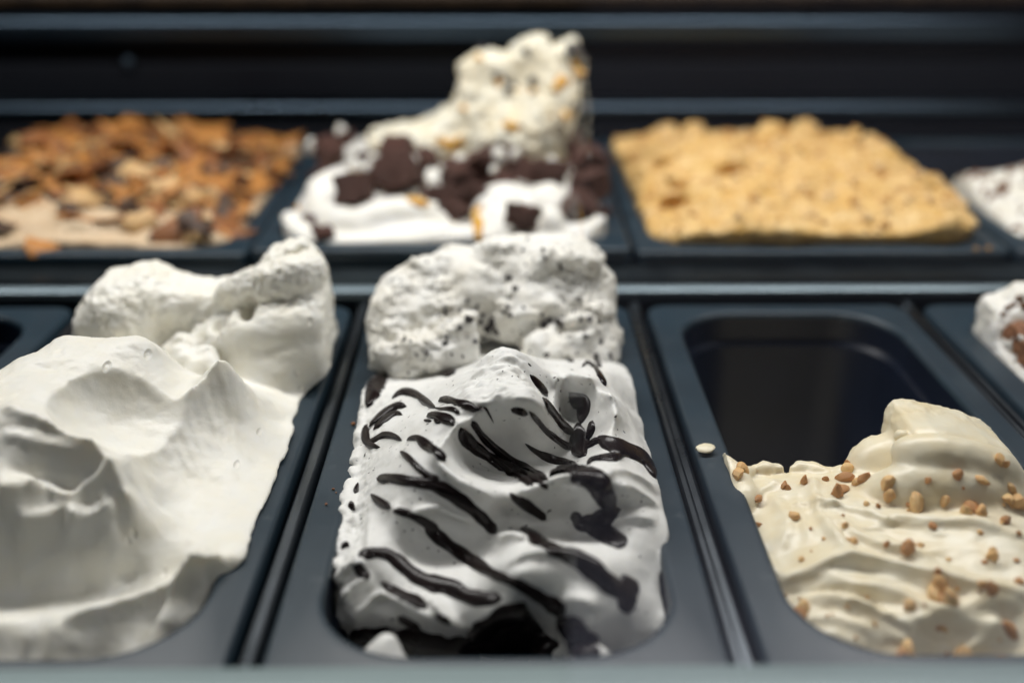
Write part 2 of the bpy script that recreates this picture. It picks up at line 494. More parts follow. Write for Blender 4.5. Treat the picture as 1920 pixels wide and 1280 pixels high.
def autosmooth(o, ang=40):
    me = o.data
    me.polygons.foreach_set('use_smooth', np.ones(len(me.polygons), dtype=bool))
    me.set_sharp_from_angle(angle=R(ang))
    return o

case = empty('display_case', (0, 0.65, -0.16))
tag(case, kind='structure')
XL, XR = -0.95, 0.95
V, F = extrude_x(rounded(0.06, 1.16, -0.17, -0.16, 0.002), XL, XR); autosmooth(obj('case_floor', V, F, M_DARK, case))
# rail between the two rows: a flat top and a bright bevelled nose
prof = [(0.6225, -0.012), (0.6215, 0.0005), (0.6235, 0.0042), (0.6262, 0.0058), (0.6285, 0.0066), (0.6302, 0.0098), (0.6560, 0.0105), (0.6575, 0.0090), (0.6575, -0.012)]
V, F = extrude_x(prof[::-1], XL, XR); autosmooth(obj('cross_rail', V, F, M_STEEL, case), 25)
V, F = extrude_x(rounded(0.6275, 0.6450, -0.16, -0.0122, 0.001), XL, XR); autosmooth(obj('cross_wall', V, F, M_DARK, case))
# nose rail under the customer's glass
prof = [(0.2395, -0.02), (0.2395, 0.011), (0.2415, 0.0138), (0.2450, 0.0146), (0.2570, 0.0146), (0.2632, 0.0140), (0.2652, 0.0122), (0.2660, 0.0090), (0.2660, -0.02)]
V, F = extrude_x(prof[::-1], XL, XR); autosmooth(obj('front_rail', V, F, M_FRONT, case), 25)
V, F = extrude_x(rounded(0.2400, 0.2640, -0.16, -0.0202, 0.001), XL, XR); autosmooth(obj('front_wall', V, F, M_DARK, case))
# divider bars between the tubs of the front row
DIV = [-0.4360, -0.2630, -0.0891, 0.0831, 0.2570, 0.4300]
for x in DIV:
    p = [(x - 0.0040, -0.012), (x - 0.0040, -0.0052), (x - 0.0030, -0.0040), (x - 0.0012, -0.0034), (x - 0.0008, -0.0018), (x + 0.0016, -0.0014), (x + 0.0028, -0.0026), (x + 0.0040, -0.0052), (x + 0.0040, -0.012)]
    V, F = extrude_y(p, 0.2662, 0.6213); autosmooth(obj('divider_bar', V, F, M_BAR, case), 25)
# back of the case: ledge, lower rail, two panels, upper rail, shelf
for nm, y0, y1, z0, z1, r, mt in (
    ('rear_ledge', 0.992, 1.040, -0.02, 0.0165, 0.004, M_DARK),
    ('rear_step', 1.006, 1.050, 0.0167, 0.0270, 0.003, M_PANEL),
    ('rear_lower_rail', 1.020, 1.060, 0.0330, 0.0475, 0.006, M_RAILB),
    ('rear_lower_panel', 1.044, 1.060, 0.0476, 0.0830, 0.002, M_PANEL),
    ('rear_upper_panel', 1.049, 1.066, 0.0834, 0.1040, 0.002, M_DARK),
    ('rear_upper_rail', 1.030, 1.066, 0.1045, 0.1275, 0.007, M_RAILB),
    ('rear_filler', 1.052, 1.070, 0.0272, 0.0329, 0.001, M_DARK),
    ('rear_shelf', 1.120, 1.300, 0.1300, 0.1420, 0.003, M_WOOD),
    ('rear_wall', 1.150, 1.160, -0.16, 0.1298, 0.001, M_DARK),
    ('upper_wall', 1.302, 1.320, 0.10, 0.40, 0.001, M_DARK)):
    V, F = extrude_x(rounded(y0, y1, z0, z1, r), XL, XR); autosmooth(obj(nm, V, F, mt, case))
V, F = extrude_x(rounded(0, 0.010, 0, 0.010, 0.003), -0.004, 0.004)
p = PY(240, 118, 1.043); obj('panel_screw', np.array(V) + p - np.array([0, 0.004, 0.005]), F, M_RAILB, case)

# ------------------------------------------------------------------ tubs
def ring(cx, cy, hx, hy, r, z, seg=9, side=6):
    out = []
    for sx, sy, a0 in ((1, 1, 0), (-1, 1, 90), (-1, -1, 180), (1, -1, 270)):
        for k in range(seg + 1):
            a = R(a0 + 90 * k / seg); out.append((cx + sx * (hx - r) + r * math.cos(a), cy + sy * (hy - r) + r * math.sin(a), z))
    return out
def loft(rings, cap=False):
    n = len(rings[0]); V = [p for q in rings for p in q]; F = []
    for k in range(len(rings) - 1):
        for i in range(n):
            a, b = k * n + i, k * n + (i + 1) % n
            F.append((a, b, b + n, a + n))
    if cap: F.append(tuple(range((len(rings) - 1) * n, len(rings) * n)))
    return V, F
def pan(cx, y0, y1, hx, zr, ro, ri, lip, depth, label, group, lift=0.0):
    cy, hy = (y0 + y1) / 2, (y1 - y0) / 2
    t = empty('gelato_pan', (cx, cy, zr - depth)); tag(t, label, 'ice cream pan', group)
    mm = 1e-3
    L = lip
    prof = [(0.6, -13, ro - 1e-3), (0, -9, ro), (0, -2.2, ro), (0.5, -0.9, ro), (1.6, -0.1, ro), (2.6, 0, ro)]
    inner = [(L - 4.6, 0, ri + 4e-3), (L - 2.6, 0.5, ri + 2.5e-3), (L - 1.2, 0.1, ri + 1e-3), (L - 0.3, -1.2, ri), (L, -3.0, ri)]
    rg = [ring(cx, cy, hx - i * mm, hy - i * mm, r, zr + z * mm) for i, z, r in prof + inner]
    V, F = loft(rg); autosmooth(obj('rim', V, F, M_PAN, t), 50)
    b = [(L, -3.0), (L + 0.4, -16), (L + 0.9, -18), (L + 2.6, -19), (L + 3.2, -21), (L + 7, -depth / mm * 0.93), (L + 11, -depth / mm * 0.985), (L + 18, -depth / mm)]
    rg = [ring(cx, cy, hx - i * mm, hy - i * mm, max(ri - 0.2 * (i - L) * mm, 0.008), zr + z * mm) for i, z in b]
    V, F = loft(rg, True); autosmooth(obj('basin', V, F, M_BASIN, t), 50)
    return t
FY0, FY1 = 0.269, 0.6105
PANX = [(DIV[i] + DIV[i + 1]) / 2 for i in range(5)]
flab = ['dark plastic pan left empty beside the vanilla gelato', 'dark plastic pan heaped with smooth white vanilla gelato',
        'dark plastic pan holding the chocolate striped white gelato', 'dark plastic pan scraped empty behind the nut gelato',
        'dark plastic pan with cream and a brown crumb block in its corner']
FP = [pan(PANX[i], FY0, FY1, 0.0805, 0.0, 0.011, 0.036, 15.8, 0.118, flab[i], 'narrow pans of the front row') for i in range(5)]
BDIV = [-0.4250, -0.1693, 0.0867, 0.3414, 0.597]
BY0, BY1 = 0.655, 0.985
BZ = [0.0195, 0.0235, 0.0200, 0.0200]
blab = ['wide dark pan filled with beige gelato under toasted flakes', 'wide dark pan of white gelato with brownie cubes',
        'wide dark pan of yellow crumble covered gelato', 'wide dark pan holding white gelato with brown flecks']
BPX = [(BDIV[i] + BDIV[i + 1]) / 2 for i in range(4)]
BP = [pan(BPX[i], BY0 - (0.004 if i == 1 else 0), BY1, 0.1255 if i != 1 else 0.1262, BZ[i], 0.008, 0.030, 13.5, 0.080, blab[i], 'wide pans of the back row') for i in range(4)]

# ------------------------------------------------------------------ gelato of the front row
M_VAN = gelato_mat('vanilla_gelato', (0.80, 0.79, 0.735), (0.81, 0.78, 0.68), sss=0.2, rough=0.40, fine=0.22, spec=0.4, pits=0.8)
M_STRA = gelato_mat('white_gelato', (0.80, 0.80, 0.775), (0.77, 0.765, 0.73), sss=0.08, rough=0.42, fine=0.2, spec=0.35,
                    specks=[(300, 0.20, (0.05, 0.045, 0.05), 0.42), (130, 0.15, (0.03, 0.025, 0.025), 0.30)])
M_COOK = gelato_mat('speckled_gelato', (0.79, 0.785, 0.75), (0.74, 0.71, 0.63), sss=0.08, rough=0.5, fine=0.5, spec=0.3,
                    specks=[(240, 0.25, (0.05, 0.045, 0.05), 0.6), (110, 0.20, (0.03, 0.025, 0.03), 0.5)])
M_NUT = gelato_mat('nut_gelato', (0.82, 0.765, 0.60), (0.78, 0.67, 0.44), sss=0.16, rough=0.36, fine=0.10, spec=0.55)
M_CHOC = plain_mat('dark_chocolate', (0.008, 0.0045, 0.0045), (0.013, 0.007, 0.0065), 90, 0.22, bumps=0.05, dist=0.001, spec=0.3, rough2=0.34)
M_NUTP = plain_mat('nut_praline', (0.62, 0.34, 0.11), (0.74, 0.50, 0.23), 160, 0.45, bumps=0.3, dist=0.001, sss=0.15)
M_NUTD = plain_mat('nut_praline_dark', (0.40, 0.17, 0.05), (0.55, 0.30, 0.11), 160, 0.45, bumps=0.3, dist=0.001, sss=0.1)
M_COOKIE = plain_mat('cookie_crumb', (0.018, 0.016, 0.018), (0.05, 0.04, 0.04), 300, 0.7, bumps=0.6, dist=0.001)

def finish(vol, disp, it=1):
    V, F = vol.mesh(); V = relax(V, F, it, 0.5); n = vnormals(V, F)
    if disp is not None: V = V + n * disp(V, n)[:, None]
    return V, F
class Surf:
    def __init__(self, V, F):
        self.b = BVHTree.FromPolygons([tuple(v) for v in V.tolist()], [tuple(f) for f in F.tolist()])
    def hit(self, u, v):
        d = ray(u, v); r = self.b.ray_cast(Vector((0, 0, CAM_H)), Vector(d))
        return (np.array(r[0]), np.array(r[1])) if r[0] is not None else (None, None)
    def near(self, p):
        r = self.b.find_nearest(Vector(p)); return np.array(r[0]), np.array(r[1])
    def down(self, x, y, z=0.3):
        r = self.b.ray_cast(Vector((x, y, z)), Vector((0, 0, -1)))
        return (np.array(r[0]), np.array(r[1])) if r[0] is not None else (None, None)
def streak(surf, uvw, mat, parent, name='chocolate_streak', thick=0.0016, across=9, dens=5.0):
    """a bead of sauce: centre line in pixels with its width, laid on the surface it runs over"""
    P = np.array(uvw, float)
    ln = np.linalg.norm(np.diff(P[:, :2], axis=0), axis=1).sum()
    n = max(8, int(ln / dens)); Q = catmull(P, n)
    T = np.gradient(Q[:, :2], axis=0); T /= np.linalg.norm(T, axis=1)[:, None] + 1e-9
    nr = np.stack([-T[:, 1], T[:, 0]], 1)
    tt = np.linspace(0, 1, n)
    al = np.minimum(tt, 1 - tt) * ln / np.maximum(Q[:, 2].mean() * 0.38, 1)
    endf = np.sqrt(np.clip(1 - (1 - np.clip(al, 0, 1)) ** 2, 0.0, 1))
    wob = 1 + 0.10 * np.sin(np.arange(n) * 0.9 + ln) + 0.07 * np.sin(np.arange(n) * 0.37 + 2 * ln)
    rows = []; S = np.linspace(-1, 1, across); last = None
    for i in range(n):
        c, cn = surf.hit(Q[i, 0], Q[i, 1])
        if c is None: continue
        if last is not None and np.linalg.norm(c - last) > 0.02: 
            c, cn = surf.near(last)
        last = c
        w = 0.5 * max(Q[i, 2], 1.5) * endf[i] * wob[i]
        row = []
        for s in S:
            h, hn = surf.hit(Q[i, 0] + nr[i, 0] * s * w, Q[i, 1] + nr[i, 1] * s * w)
            if h is None or np.linalg.norm(h - c) > 0.004 + 2.6 * w * 0.47 / FPX:
                px = np.linalg.norm(c - np.array([0, 0, CAM_H])) / FPX
                side = MC @ np.array([nr[i, 0], -nr[i, 1], 0.0]); side = side - cn * (side @ cn)
                h, hn = surf.near(c + side * s * w * px)
            row.append((h, hn))
        rows.append((row, w * 0.47 / FPX, cn))
    if len(rows) < 4: return None
    n = len(rows)
    G = np.array([[h for h, _ in r[0]] for r in rows]); NN = np.array([[q for _, q in r[0]] for r in rows])
    for _ in range(2):
        NN[1:-1] = (NN[:-2] + 2 * NN[1:-1] + NN[2:]) / 4; NN[:, 1:-1] = (NN[:, :-2] + 2 * NN[:, 1:-1] + NN[:, 2:]) / 4
        G[1:-1, :] = (G[:-2] + 2 * G[1:-1] + G[2:]) / 4
    NN /= np.linalg.norm(NN, axis=2)[:, :, None] + 1e-9
    top = np.array([[min(thick, 0.25 * thick + 0.75 * r[1]) * (max(0, 1 - s * s) ** 0.5) - 0.00035 * abs(s) ** 6 for s in S] for r in rows])
    V = np.concatenate([(G + NN * top[:, :, None]).reshape(-1, 3), (G - NN * 0.0012).reshape(-1, 3)])
    F = []; m = across; K = n * m
    for i in range(n - 1):
        for j in range(m - 1):
            a = i * m + j; F.append((a, a + 1, a + m + 1, a + m)); F.append((K + a, K + a + m, K + a + m + 1, K + a + 1))
    for i in range(n - 1):
        a = i * m; F.append((a, a + m, K + a + m, K + a)); a += m - 1; F.append((a, K + a, K + a + m, a + m))
    for j in range(m - 1):
        F.append((j, K + j, K + j + 1, j + 1)); a = (n - 1) * m + j; F.append((a, a + 1, K + a + 1, K + a))
    F = np.array(F)
    if (vnormals(V, F)[:K].reshape(n, m, 3) * NN).sum() < 0: F = F[:, ::-1]
    return obj(name, V, F, mat, parent)
def nugget_mesh(name, seed, jag=0.25, sub=2):
    import bmesh
    bm = bmesh.new(); bmesh.ops.create_icosphere(bm, subdivisions=sub, radius=1.0)
    r_ = np.random.default_rng(seed)
    pl = r_.normal(size=(9, 3)); pl /= np.linalg.norm(pl, axis=1)[:, None]; off = r_.uniform(0.55, 0.95, 9)
    for v in bm.verts:
        p = np.array(v.co)
        for a, o in zip(pl, off):
            e = p @ a - o
            if e > 0: p = p - a * e * 0.9
        v.co = p * (1 + jag * 0.3 * r_.normal())
    me = bpy.data.meshes.new(name); bm.to_mesh(me); bm.free()
    me.polygons.foreach_set('use_smooth', np.ones(len(me.polygons), dtype=bool)); me.update()
    return me
def piece(name, me, p, size, parent, rot=None, mat=None):
    o = bpy.data.objects.new(name, me); COL.objects.link(o)
    o.parent = parent; o.location = Vector(p) - parent.location
    o.scale = size if hasattr(size, '__len__') else (size,) * 3
    o.rotation_euler = rot if rot is not None else [random.uniform(0, 6.28) for _ in range(3)]
    return o

# ---- vanilla, the second tub
cx = PANX[1]; CYF, HYF = (FY0 + FY1) / 2, (FY1 - FY0) / 2 - 0.0158
hf = Height(cx - 0.09, cx + 0.09, 0.25, 0.64, 0.001, lean=0.2)
hf.fit([(0,725,49),(60,662,51),(110,630,53),(180,640,52),(260,627,52),(295,645,49),(200,665,51),(100,690,50),(60,722,50),(30,755,49),(0,695,49),(30,672,50),
        (0,765,48),(100,797,44),(170,832,40),(215,880,33),(236,925,25),
        (150,690,50),(85,722,49),(80,750,47),(130,790,43),(180,818,39),(240,660,50),
        (200,770,40),(300,755,32),(260,805,28),(365,748,28),(325,690,31),(360,702,28),(392,706,30),(335,795,23),(215,850,32),
        (432,685,39),(412,708,35),(372,750,29),(332,790,25),(292,830,23),(258,868,22),(244,925,22),
        (470,725,20),(485,770,13),(435,790,17),(400,850,12),(350,900,9),(500,830,6),(525,770,5),(566,725,2.5),(582,700,2),(556,800,3),(540,850,3),(512,930,2.5),(484,1000,1.5),(452,1060,-1),
        (330,1000,3),(400,950,4),(300,950,8),(280,1050,0),(350,1080,-6),(250,1105,-7),
        (236,1075,-6),(160,1098,-9),(60,1108,-10),(0,1110,-10),
        (0,845,38),(100,865,33),(180,905,24),(0,925,27),(60,903,28),(100,950,17),(165,955,16),(228,945,20),(0,1000,12),(60,1020,8),(130,1010,10),(200,995,12),(222,1035,5),(80,1072,-3),
        (447,1050,3),(422,1075,0),(382,1095,-2),(320,1120,-5),(250,1145,-7),(180,1160,-8),(100,1170,-8),(0,1165,-8),
        (400,1118,-17),(432,1112,-16),(355,1150,-13),(380,1165,-13),(320,1212,-17),(250,1190,-12),(150,1200,-12),(0,1190,-12),(50,1240,-22),(180,1240,-20),(250,1248,-18),
        (600,660,-3),(560,695,-4),(640,600,-4),(540,745,2),(520,790,4)],
       [(cx - .06, .60, 0), (cx, .60, 0), (cx + .06, .60, -2), (cx - .06, .55, 0), (cx - .06, .50, 0), (cx - .03, .55, 4), (cx, .55, 3), (cx + .03, .56, 0), (cx-.065,.445,0), (cx-.05,.465,6), (cx-.065,.41,44), (cx-.03,.49,22),(-.161,.472,18),(-.148,.472,16),(cx-.065,.30,-14), (cx-.065,.355,40)])
hf.blur(0.0011)
hf.ridge([(434,682,39),(412,706,35),(372,748,29),(332,788,25),(290,828,23),(256,868,22),(246,915,22)], 0.0085, 0.0026, 0.0045, taper=0.1, power=1.2)
hf.ridge([(0,762,49),(60,782,47),(110,798,45),(172,832,40),(215,878,33),(238,925,25),(245,985,14)], 0.0035, 0.006, 0.0022, taper=0.08)
hf.ridge([(60,905,28),(100,940,19),(140,952,17),(180,925,21),(232,900,28)], 0.0065, 0.006, 0.003)
hf.ridge([(20,1005,12),(80,985,14),(125,968,16),(150,1000,11)], 0.007, 0.005, 0.004)
hf.ridge([(130,1000,11),(180,985,13),(228,970,15)], 0.006, 0.005, 0.003)
hf.ridge([(0,955,20),(50,930,24),(75,908,27)], 0.006, 0.005, 0.005)
hf.ridge([(445,1052,1),(410,1078,-1),(360,1102,-4),(290,1130,-7),(210,1155,-9),(120,1168,-9)], 0.0065, 0.0024, 0.0045)
hf.ridge([(430,1075,-3),(400,1105,-7),(350,1135,-11),(320,1160,-14)], 0.003, 0.0025, 0.0025)
hf.ridge([(395,1130,-12),(370,1160,-14),(330,1200,-16)], 0.004, 0.003, 0.003)
for k in range(10):
    t_ = k / 9.0
    hf.ridge([(450 - 150 * t_ + 6 * random.random(), 705 + 150 * t_, 18 - 6 * t_), (470 - 120 * t_, 800 + 120 * t_, 11 - 6 * t_), (455 - 90 * t_, 900 + 110 * t_, 4 - 5 * t_)], random.choice((.0005, -.0005, .0009)), .0018, .0012)
for k in range(7):
    u0 = 425 - 12 * k; v0 = 1078 + 9 * k
    hf.ridge([(u0, v0, -3 - k), (u0 - 38, v0 + 34, -9 - k), (u0 - 70, v0 + 78, -13 - k * .6), (u0 - 86, v0 + 112, -16)], random.choice((.0022, -.0018, .0028)), .0016, .0022)
for pts, h in (([(0,812,43),(60,832,39),(120,858,33),(170,885,27)], .0025), ([(10,880,33),(60,878,33),(110,905,26),(150,930,21)], -.003), ([(150,1050,2),(190,1030,5),(225,1005,9)], .003), ([(20,1060,2),(80,1045,4),(140,1040,5),(190,1055,2)], .0035)):
    hf.ridge(pts, h, .0035, .0025)
vol = Volume(cx - 0.085, cx + 0.085, 0.27, 0.615, -0.06, 0.085, 0.00115).height(hf)
# the scoop's hollow
q = PZ(235, 760, 0.046)
vol.blob(q + np.array([.002, .008, .004]), (.037, .030, .027), .0012, rot=(0, .22, .30), cut=True)
vol.blob(q + np.array([.026, -.010, .004]), (.022, .024, .022), .004, rot=(0, .4, .3), cut=True)
# the torn-off lump standing at the back
Yc = 0.545
def XZ(u, v, y=Yc): q = PY(u, v, y); return (q[0], q[2])
out = [XZ(u, v) for u, v in ((160,568),(172,545),(195,518),(235,510),(280,498),(315,515),(350,528),(395,532),(425,530),(445,520),(470,512),(492,492),(505,470),(535,458),(562,455),(590,475),(608,510),(620,560),(622,610),(632,650),(626,672),(590,690),(540,732),(500,735),(450,700),(400,690),(330,690),(250,690),(165,650))]
vol.slab(out, Yc - 0.028, Yc + 0.018, 0.008, 0.003, relief=[
    (*XZ(250, 560), -0.012, 0.020), (*XZ(345, 600), 0.009, 0.010), (*XZ(400, 585), 0.004, 0.012), (*XZ(560, 520), 0.010, 0.011), (*XZ(590, 560), -0.008, 0.012),
    (*XZ(520, 590), 0.008, 0.014), (*XZ(500, 650), -0.018, 0.018), (*XZ(420, 660), -0.012, 0.014), (*XZ(560, 670), -0.016, 0.016), (*XZ(230, 640), 0.006, 0.014)], slope=0.45)
vol.tube([PY(425, 545, Yc - .018), PY(490, 540, Yc - .026), PY(545, 525, Yc - .028), PY(590, 505, Yc - .022)], [.004, .006, .007, .005], 0.010)
vol.tube([PY(380, 660, Yc - .03), PY(440, 640, Yc - .036), PY(520, 625, Yc - .040), PY(590, 610, Yc - .036), PY(615, 580, Yc - .026)], [.006, .008, .009, .008, .005], 0.012)
vol.tube([PY(470, 690, Yc - .046), PY(520, 700, Yc - .047), PY(570, 675, Yc - .043), PY(612, 655, Yc - .034)], [.007, .009, .009, .006], 0.012)
for u, v, y, r in ((335,660,.508,7),(352,690,.503,6),(370,670,.503,7),(385,695,.500,5),(340,640,.512,6),(400,672,.502,5.5),(362,650,.508,6),(352,675,.488,7),(372,688,.484,7),(392,680,.486,6),(340,660,.492,6),(405,695,.482,5),(362,700,.480,5),(330,680,.488,5),(385,665,.49,6),(640,655,.524,3.5),(318,655,.512,5),(562,462,.54,5),(545,470,.535,4),(610,655,.51,4)):
    vol.blob(PY(u, v, y), np.array([1, .9, .8]) * r * 1e-3, 0.0022)
for u, v in ((345,585),(470,585),(415,600)):
    vol.blob(PY(u, v, Yc - .036), (.004, .008, .008), 0.005, cut=True)
vol.clip(cx, CYF, 0.0644, HYF, 0.036, -0.058, spill=0.018, above=-0.004)
def disp_v(V, n):
    top = np.clip((V[:, 2] - 0.036) / 0.008, 0, 1) * np.clip((V[:, 0] * 0 + 0.515 - V[:, 1]) / 0.01, 0, 1) * np.clip((n[:, 2] - 0.6) / 0.3, 0, 1)
    back = np.clip((V[:, 1] - 0.497) / 0.008, 0, 1) * np.clip((V[:, 2] + 0.002) / 0.01, 0, 1)
    low = 0.0008 * fbm(V * np.array([35, 70, 60]), 2)
    mid = fbm(V * 160, 3) * (0.0004 + 0.0012 * back) 
    crumb = fbm(V * 420, 3)
    return low + mid * 0.7 + crumb * (0.00004 + 0.00024 * top + 0.00042 * back)
V, F = finish(vol, disp_v, 1)
van = tag(obj('vanilla_gelato', V, F, M_VAN, origin=(cx, CYF, -0.058)), 'smooth cream white vanilla gelato with a torn lump standing at its back', 'ice cream')
s_van = Surf(V, F)

# ---- white gelato with chocolate, the third tub
cx = PANX[2]
hf = Height(cx - 0.07, cx + 0.07, 0.25, 0.64, 0.0009, lean=0.9, gain=1.5)
hf.fit([(692,735,6),(676,800,2),(664,870,-2),(655,930,-4),(648,1000,-7),(635,1050,-4),(622,1110,-14),(640,1180,-26),
        (740,740,9),(720,800,9),(800,760,15),(760,825,14),(705,850,7),(790,715,5),(850,705,9),(690,900,4),
        (900,685,27),(940,652,31),(985,662,30),(870,735,26),(930,730,30),(1000,730,30),(1012,768,27),(965,768,28),(905,768,26),
        (860,797,23),(815,850,19),(832,885,16),(870,915,13),(920,936,11),(980,925,12),(1040,905,15),(1090,890,19),
        (905,835,12),(950,850,8),(960,805,17),(1000,850,6),(900,882,8),(960,892,5),(1020,882,6),(1030,800,12),(1040,845,5),(1065,868,3),(1010,800,17),
        (1025,690,20),(1045,705,21),(1055,740,14),(1065,790,5),(1080,838,2),
        (1068,690,18),(1100,714,22),(1140,744,20),(1152,780,17),(1138,822,14),(1092,745,11),(1090,790,8),(1100,840,7),
        (1168,715,8),(1186,770,4),(1206,820,2),(1226,880,2),(1238,950,1.5),(1245,1020,0),(1252,1100,-10),(1262,1180,-16),(1150,700,14),
        (1150,850,14),(1182,900,12),(1130,895,18),(1172,925,12),(1205,960,7),(1165,955,3),(1125,990,1),(1120,930,14),(1190,850,9),
        (950,965,1),(1000,985,-1),(1060,968,2),(1085,990,1),
        (955,1003,5),(1000,1038,8),(1045,1042,8),(970,1072,7),(1050,1100,3),(1100,1100,4),(1130,1160,-4),(1100,1180,-6),(1180,1000,4),(1200,1080,-2),(1222,1160,-12),(1180,1205,-18),(1230,1060,-4),(1150,1050,5),(1060,1150,-3),
        (692,960,3),(730,938,8),(780,960,8),(702,1010,3),(745,1000,3),(800,1000,1),(850,965,5),(885,985,2),
        (800,1042,-4),(870,1052,-5),(905,1005,0),(925,1040,-1),(760,1040,-2),
        (680,1048,2),(740,1078,-3),(800,1112,-8),(860,1122,-8),(930,1120,-5),(950,1150,-9),
        (655,1095,-6),(700,1112,-9),(722,1160,-15),(662,1150,-13),(780,1190,-22),(840,1195,-24),
        (812,1122,-9),(850,1172,-14),(920,1160,-13),(860,1150,-12),
        (700,1225,-46),(950,1195,-46),(1000,1215,-48),(900,1235,-50),(780,1235,-48),(1040,1215,-40),(1030,1180,-26),(640,1230,-40),(1130,1235,-28),(1200,1245,-26)],
       [(cx - .06, .60, -2), (cx, .60, 0), (cx + .06, .60, -2), (cx - .055, .55, -4), (cx, .55, 0), (cx + .055, .55, -4), (cx - .05, .52, -3), (cx + .02, .52, 4), (cx, .285, -54), (cx - .03, .285, -54), (cx - .06, .285, -48), (cx + .06, .285, -24), (cx, .31, -52), (cx + .02, .30, -50), (cx - .03, .31, -50)])
hf.blur(0.0013)
# folds pressed in by the spatula
for pts, h, wl, wr in (
    ([(905,770,26),(862,797,23),(818,848,19),(828,880,16),(868,912,13),(930,936,11)], .0032, .0045, .0016),
    ([(930,938,11),(985,926,12),(1040,905,15),(1085,892,18)], .0035, .0035, .0016),
    ([(1062,690,23),(1100,713,22),(1140,744,20),(1153,782,17),(1138,825,14)], .0035, .003, .003),
    ([(1046,700,22),(1040,740,18),(1030,790,12)], .003, .003, .0015),
    ([(1130,892,18),(1170,884,14),(1212,900,9),(1228,930,3)], .0022, .003, .0014),
    ([(1155,922,12),(1195,925,9),(1236,955,2)], .0026, .003, .0014),
    ([(1130,985,2),(1180,972,5),(1225,990,-1)], .0016, .004, .0015),
    ([(770,965,8),(820,958,7),(862,972,5),(890,985,2)], .0030, .0025, .0014),
    ([(730,945,8),(770,990,5),(800,1000,2)], .0015, .003, .0015),
    ([(930,1010,3),(958,1000,6),(985,1015,4)], .0030, .003, .002),
    ([(940,1065,5),(985,1040,8),(1045,1040,8),(1110,1062,6),(1140,1100,2)], .0030, .005, .0016),
    ([(1040,1128,-1),(1090,1130,0),(1110,1150,-3)], .0014, .003, .0015),
    ([(690,960,4),(688,1000,3),(690,1040,2)], .0016, .003, .0014),
    ([(625,1095,-8),(655,1068,-4),(690,1060,-1)], .004, .003, .0022),
    ([(640,1130,-12),(675,1098,-7),(705,1095,-8)], .004, .003, .0020),
    ([(690,1120,-9),(730,1125,-11),(780,1150,-16),(830,1185,-23)], .0035, .003, .0025),
    ([(655,1170,-16),(700,1130,-11),(735,1120,-11)], .003, .0025, .002),
    ([(800,1120,-9),(835,1160,-13),(862,1178,-14),(910,1165,-13),(945,1145,-10)], .0045, .003, .0018),
    ([(1245,1040,-6),(1250,1110,-11),(1240,1190,-18)], .0030, .003, .002)):
    hf.ridge(pts, h * 1.4, wl, wr)
# thin scrape lines down the right flank
for k in range(9):
    u0 = 1165 + 8 * k
    hf.ridge([(u0 - 8, 760 + 14 * k, 8 - k), (u0 + 14, 830 + 20 * k, 3 - k), (u0 + 16, 930 + 16 * k, -1 - k)], 0.0005 + 0.0003 * random.random(), 0.0022, 0.0012)
vol = Volume(cx - 0.07, cx + 0.07, 0.27, 0.615, -0.06, 0.075, 0.00105).height(hf)
# small tongues near the front
vol.blob(PZ(712, 1236, -0.016), (.006, .006, .011), .003, rot=(0, .5, .3))
vol.blob(PZ(722, 1262, -0.020), (.010, .006, .010), .004)
vol.blob(PZ(636, 1225, -0.034), (.004, .004, .005), .002)
vol.blob(PZ(1035, 1222, -0.038), (.006, .006, .008), .003)
vol.blob(PZ(1112, 1245, -0.016), (.008, .006, .008), .004)
# ragged left flank
for k in range(26):
    v = 720 + 13.5 * k + random.uniform(-5, 5); u = 700 - 0.21 * (v - 720) + random.uniform(-4, 8)
    vol.blob(PZ(u, v, 0.001 * (3 - 0.022 * (v - 720))), np.array([.0035, .004, .0035]) * random.uniform(.6, 1.4), .002)
vol.clip(cx, CYF, 0.0644, HYF, 0.036, -0.058, above=-0.008, spill=0.007)
fl = np.array([[600, 1170], [600, 1060]])
def disp_s(V, n):
    plate = np.exp(-(((V[:, 0] - PLATE[0]) / 0.020) ** 2 + ((V[:, 1] - PLATE[1]) / 0.036) ** 2) ** 2) * np.clip((n[:, 2] - 0.5) / 0.3, 0, 1)
    left = np.clip((cx - 0.050 - V[:, 0]) / 0.006, 0, 1)
    return 0.0007 * fbm(V * 55, 3) + plate * (0.0022 * fbm(V * np.array([85, 230, 150]), 3)) + left * 0.0008 * fbm(V * 260, 3) + 0.00010 * fbm(V * 420, 2)
PLATE = PZ(938, 715, 0.043)
V, F = finish(vol, disp_s, 1)
stra = tag(obj('striped_gelato', V, F, M_STRA, origin=(cx, CYF, -0.058)), 'white gelato folded in waves and striped with dark chocolate sauce', 'ice cream')
s_str = Surf(V, F)
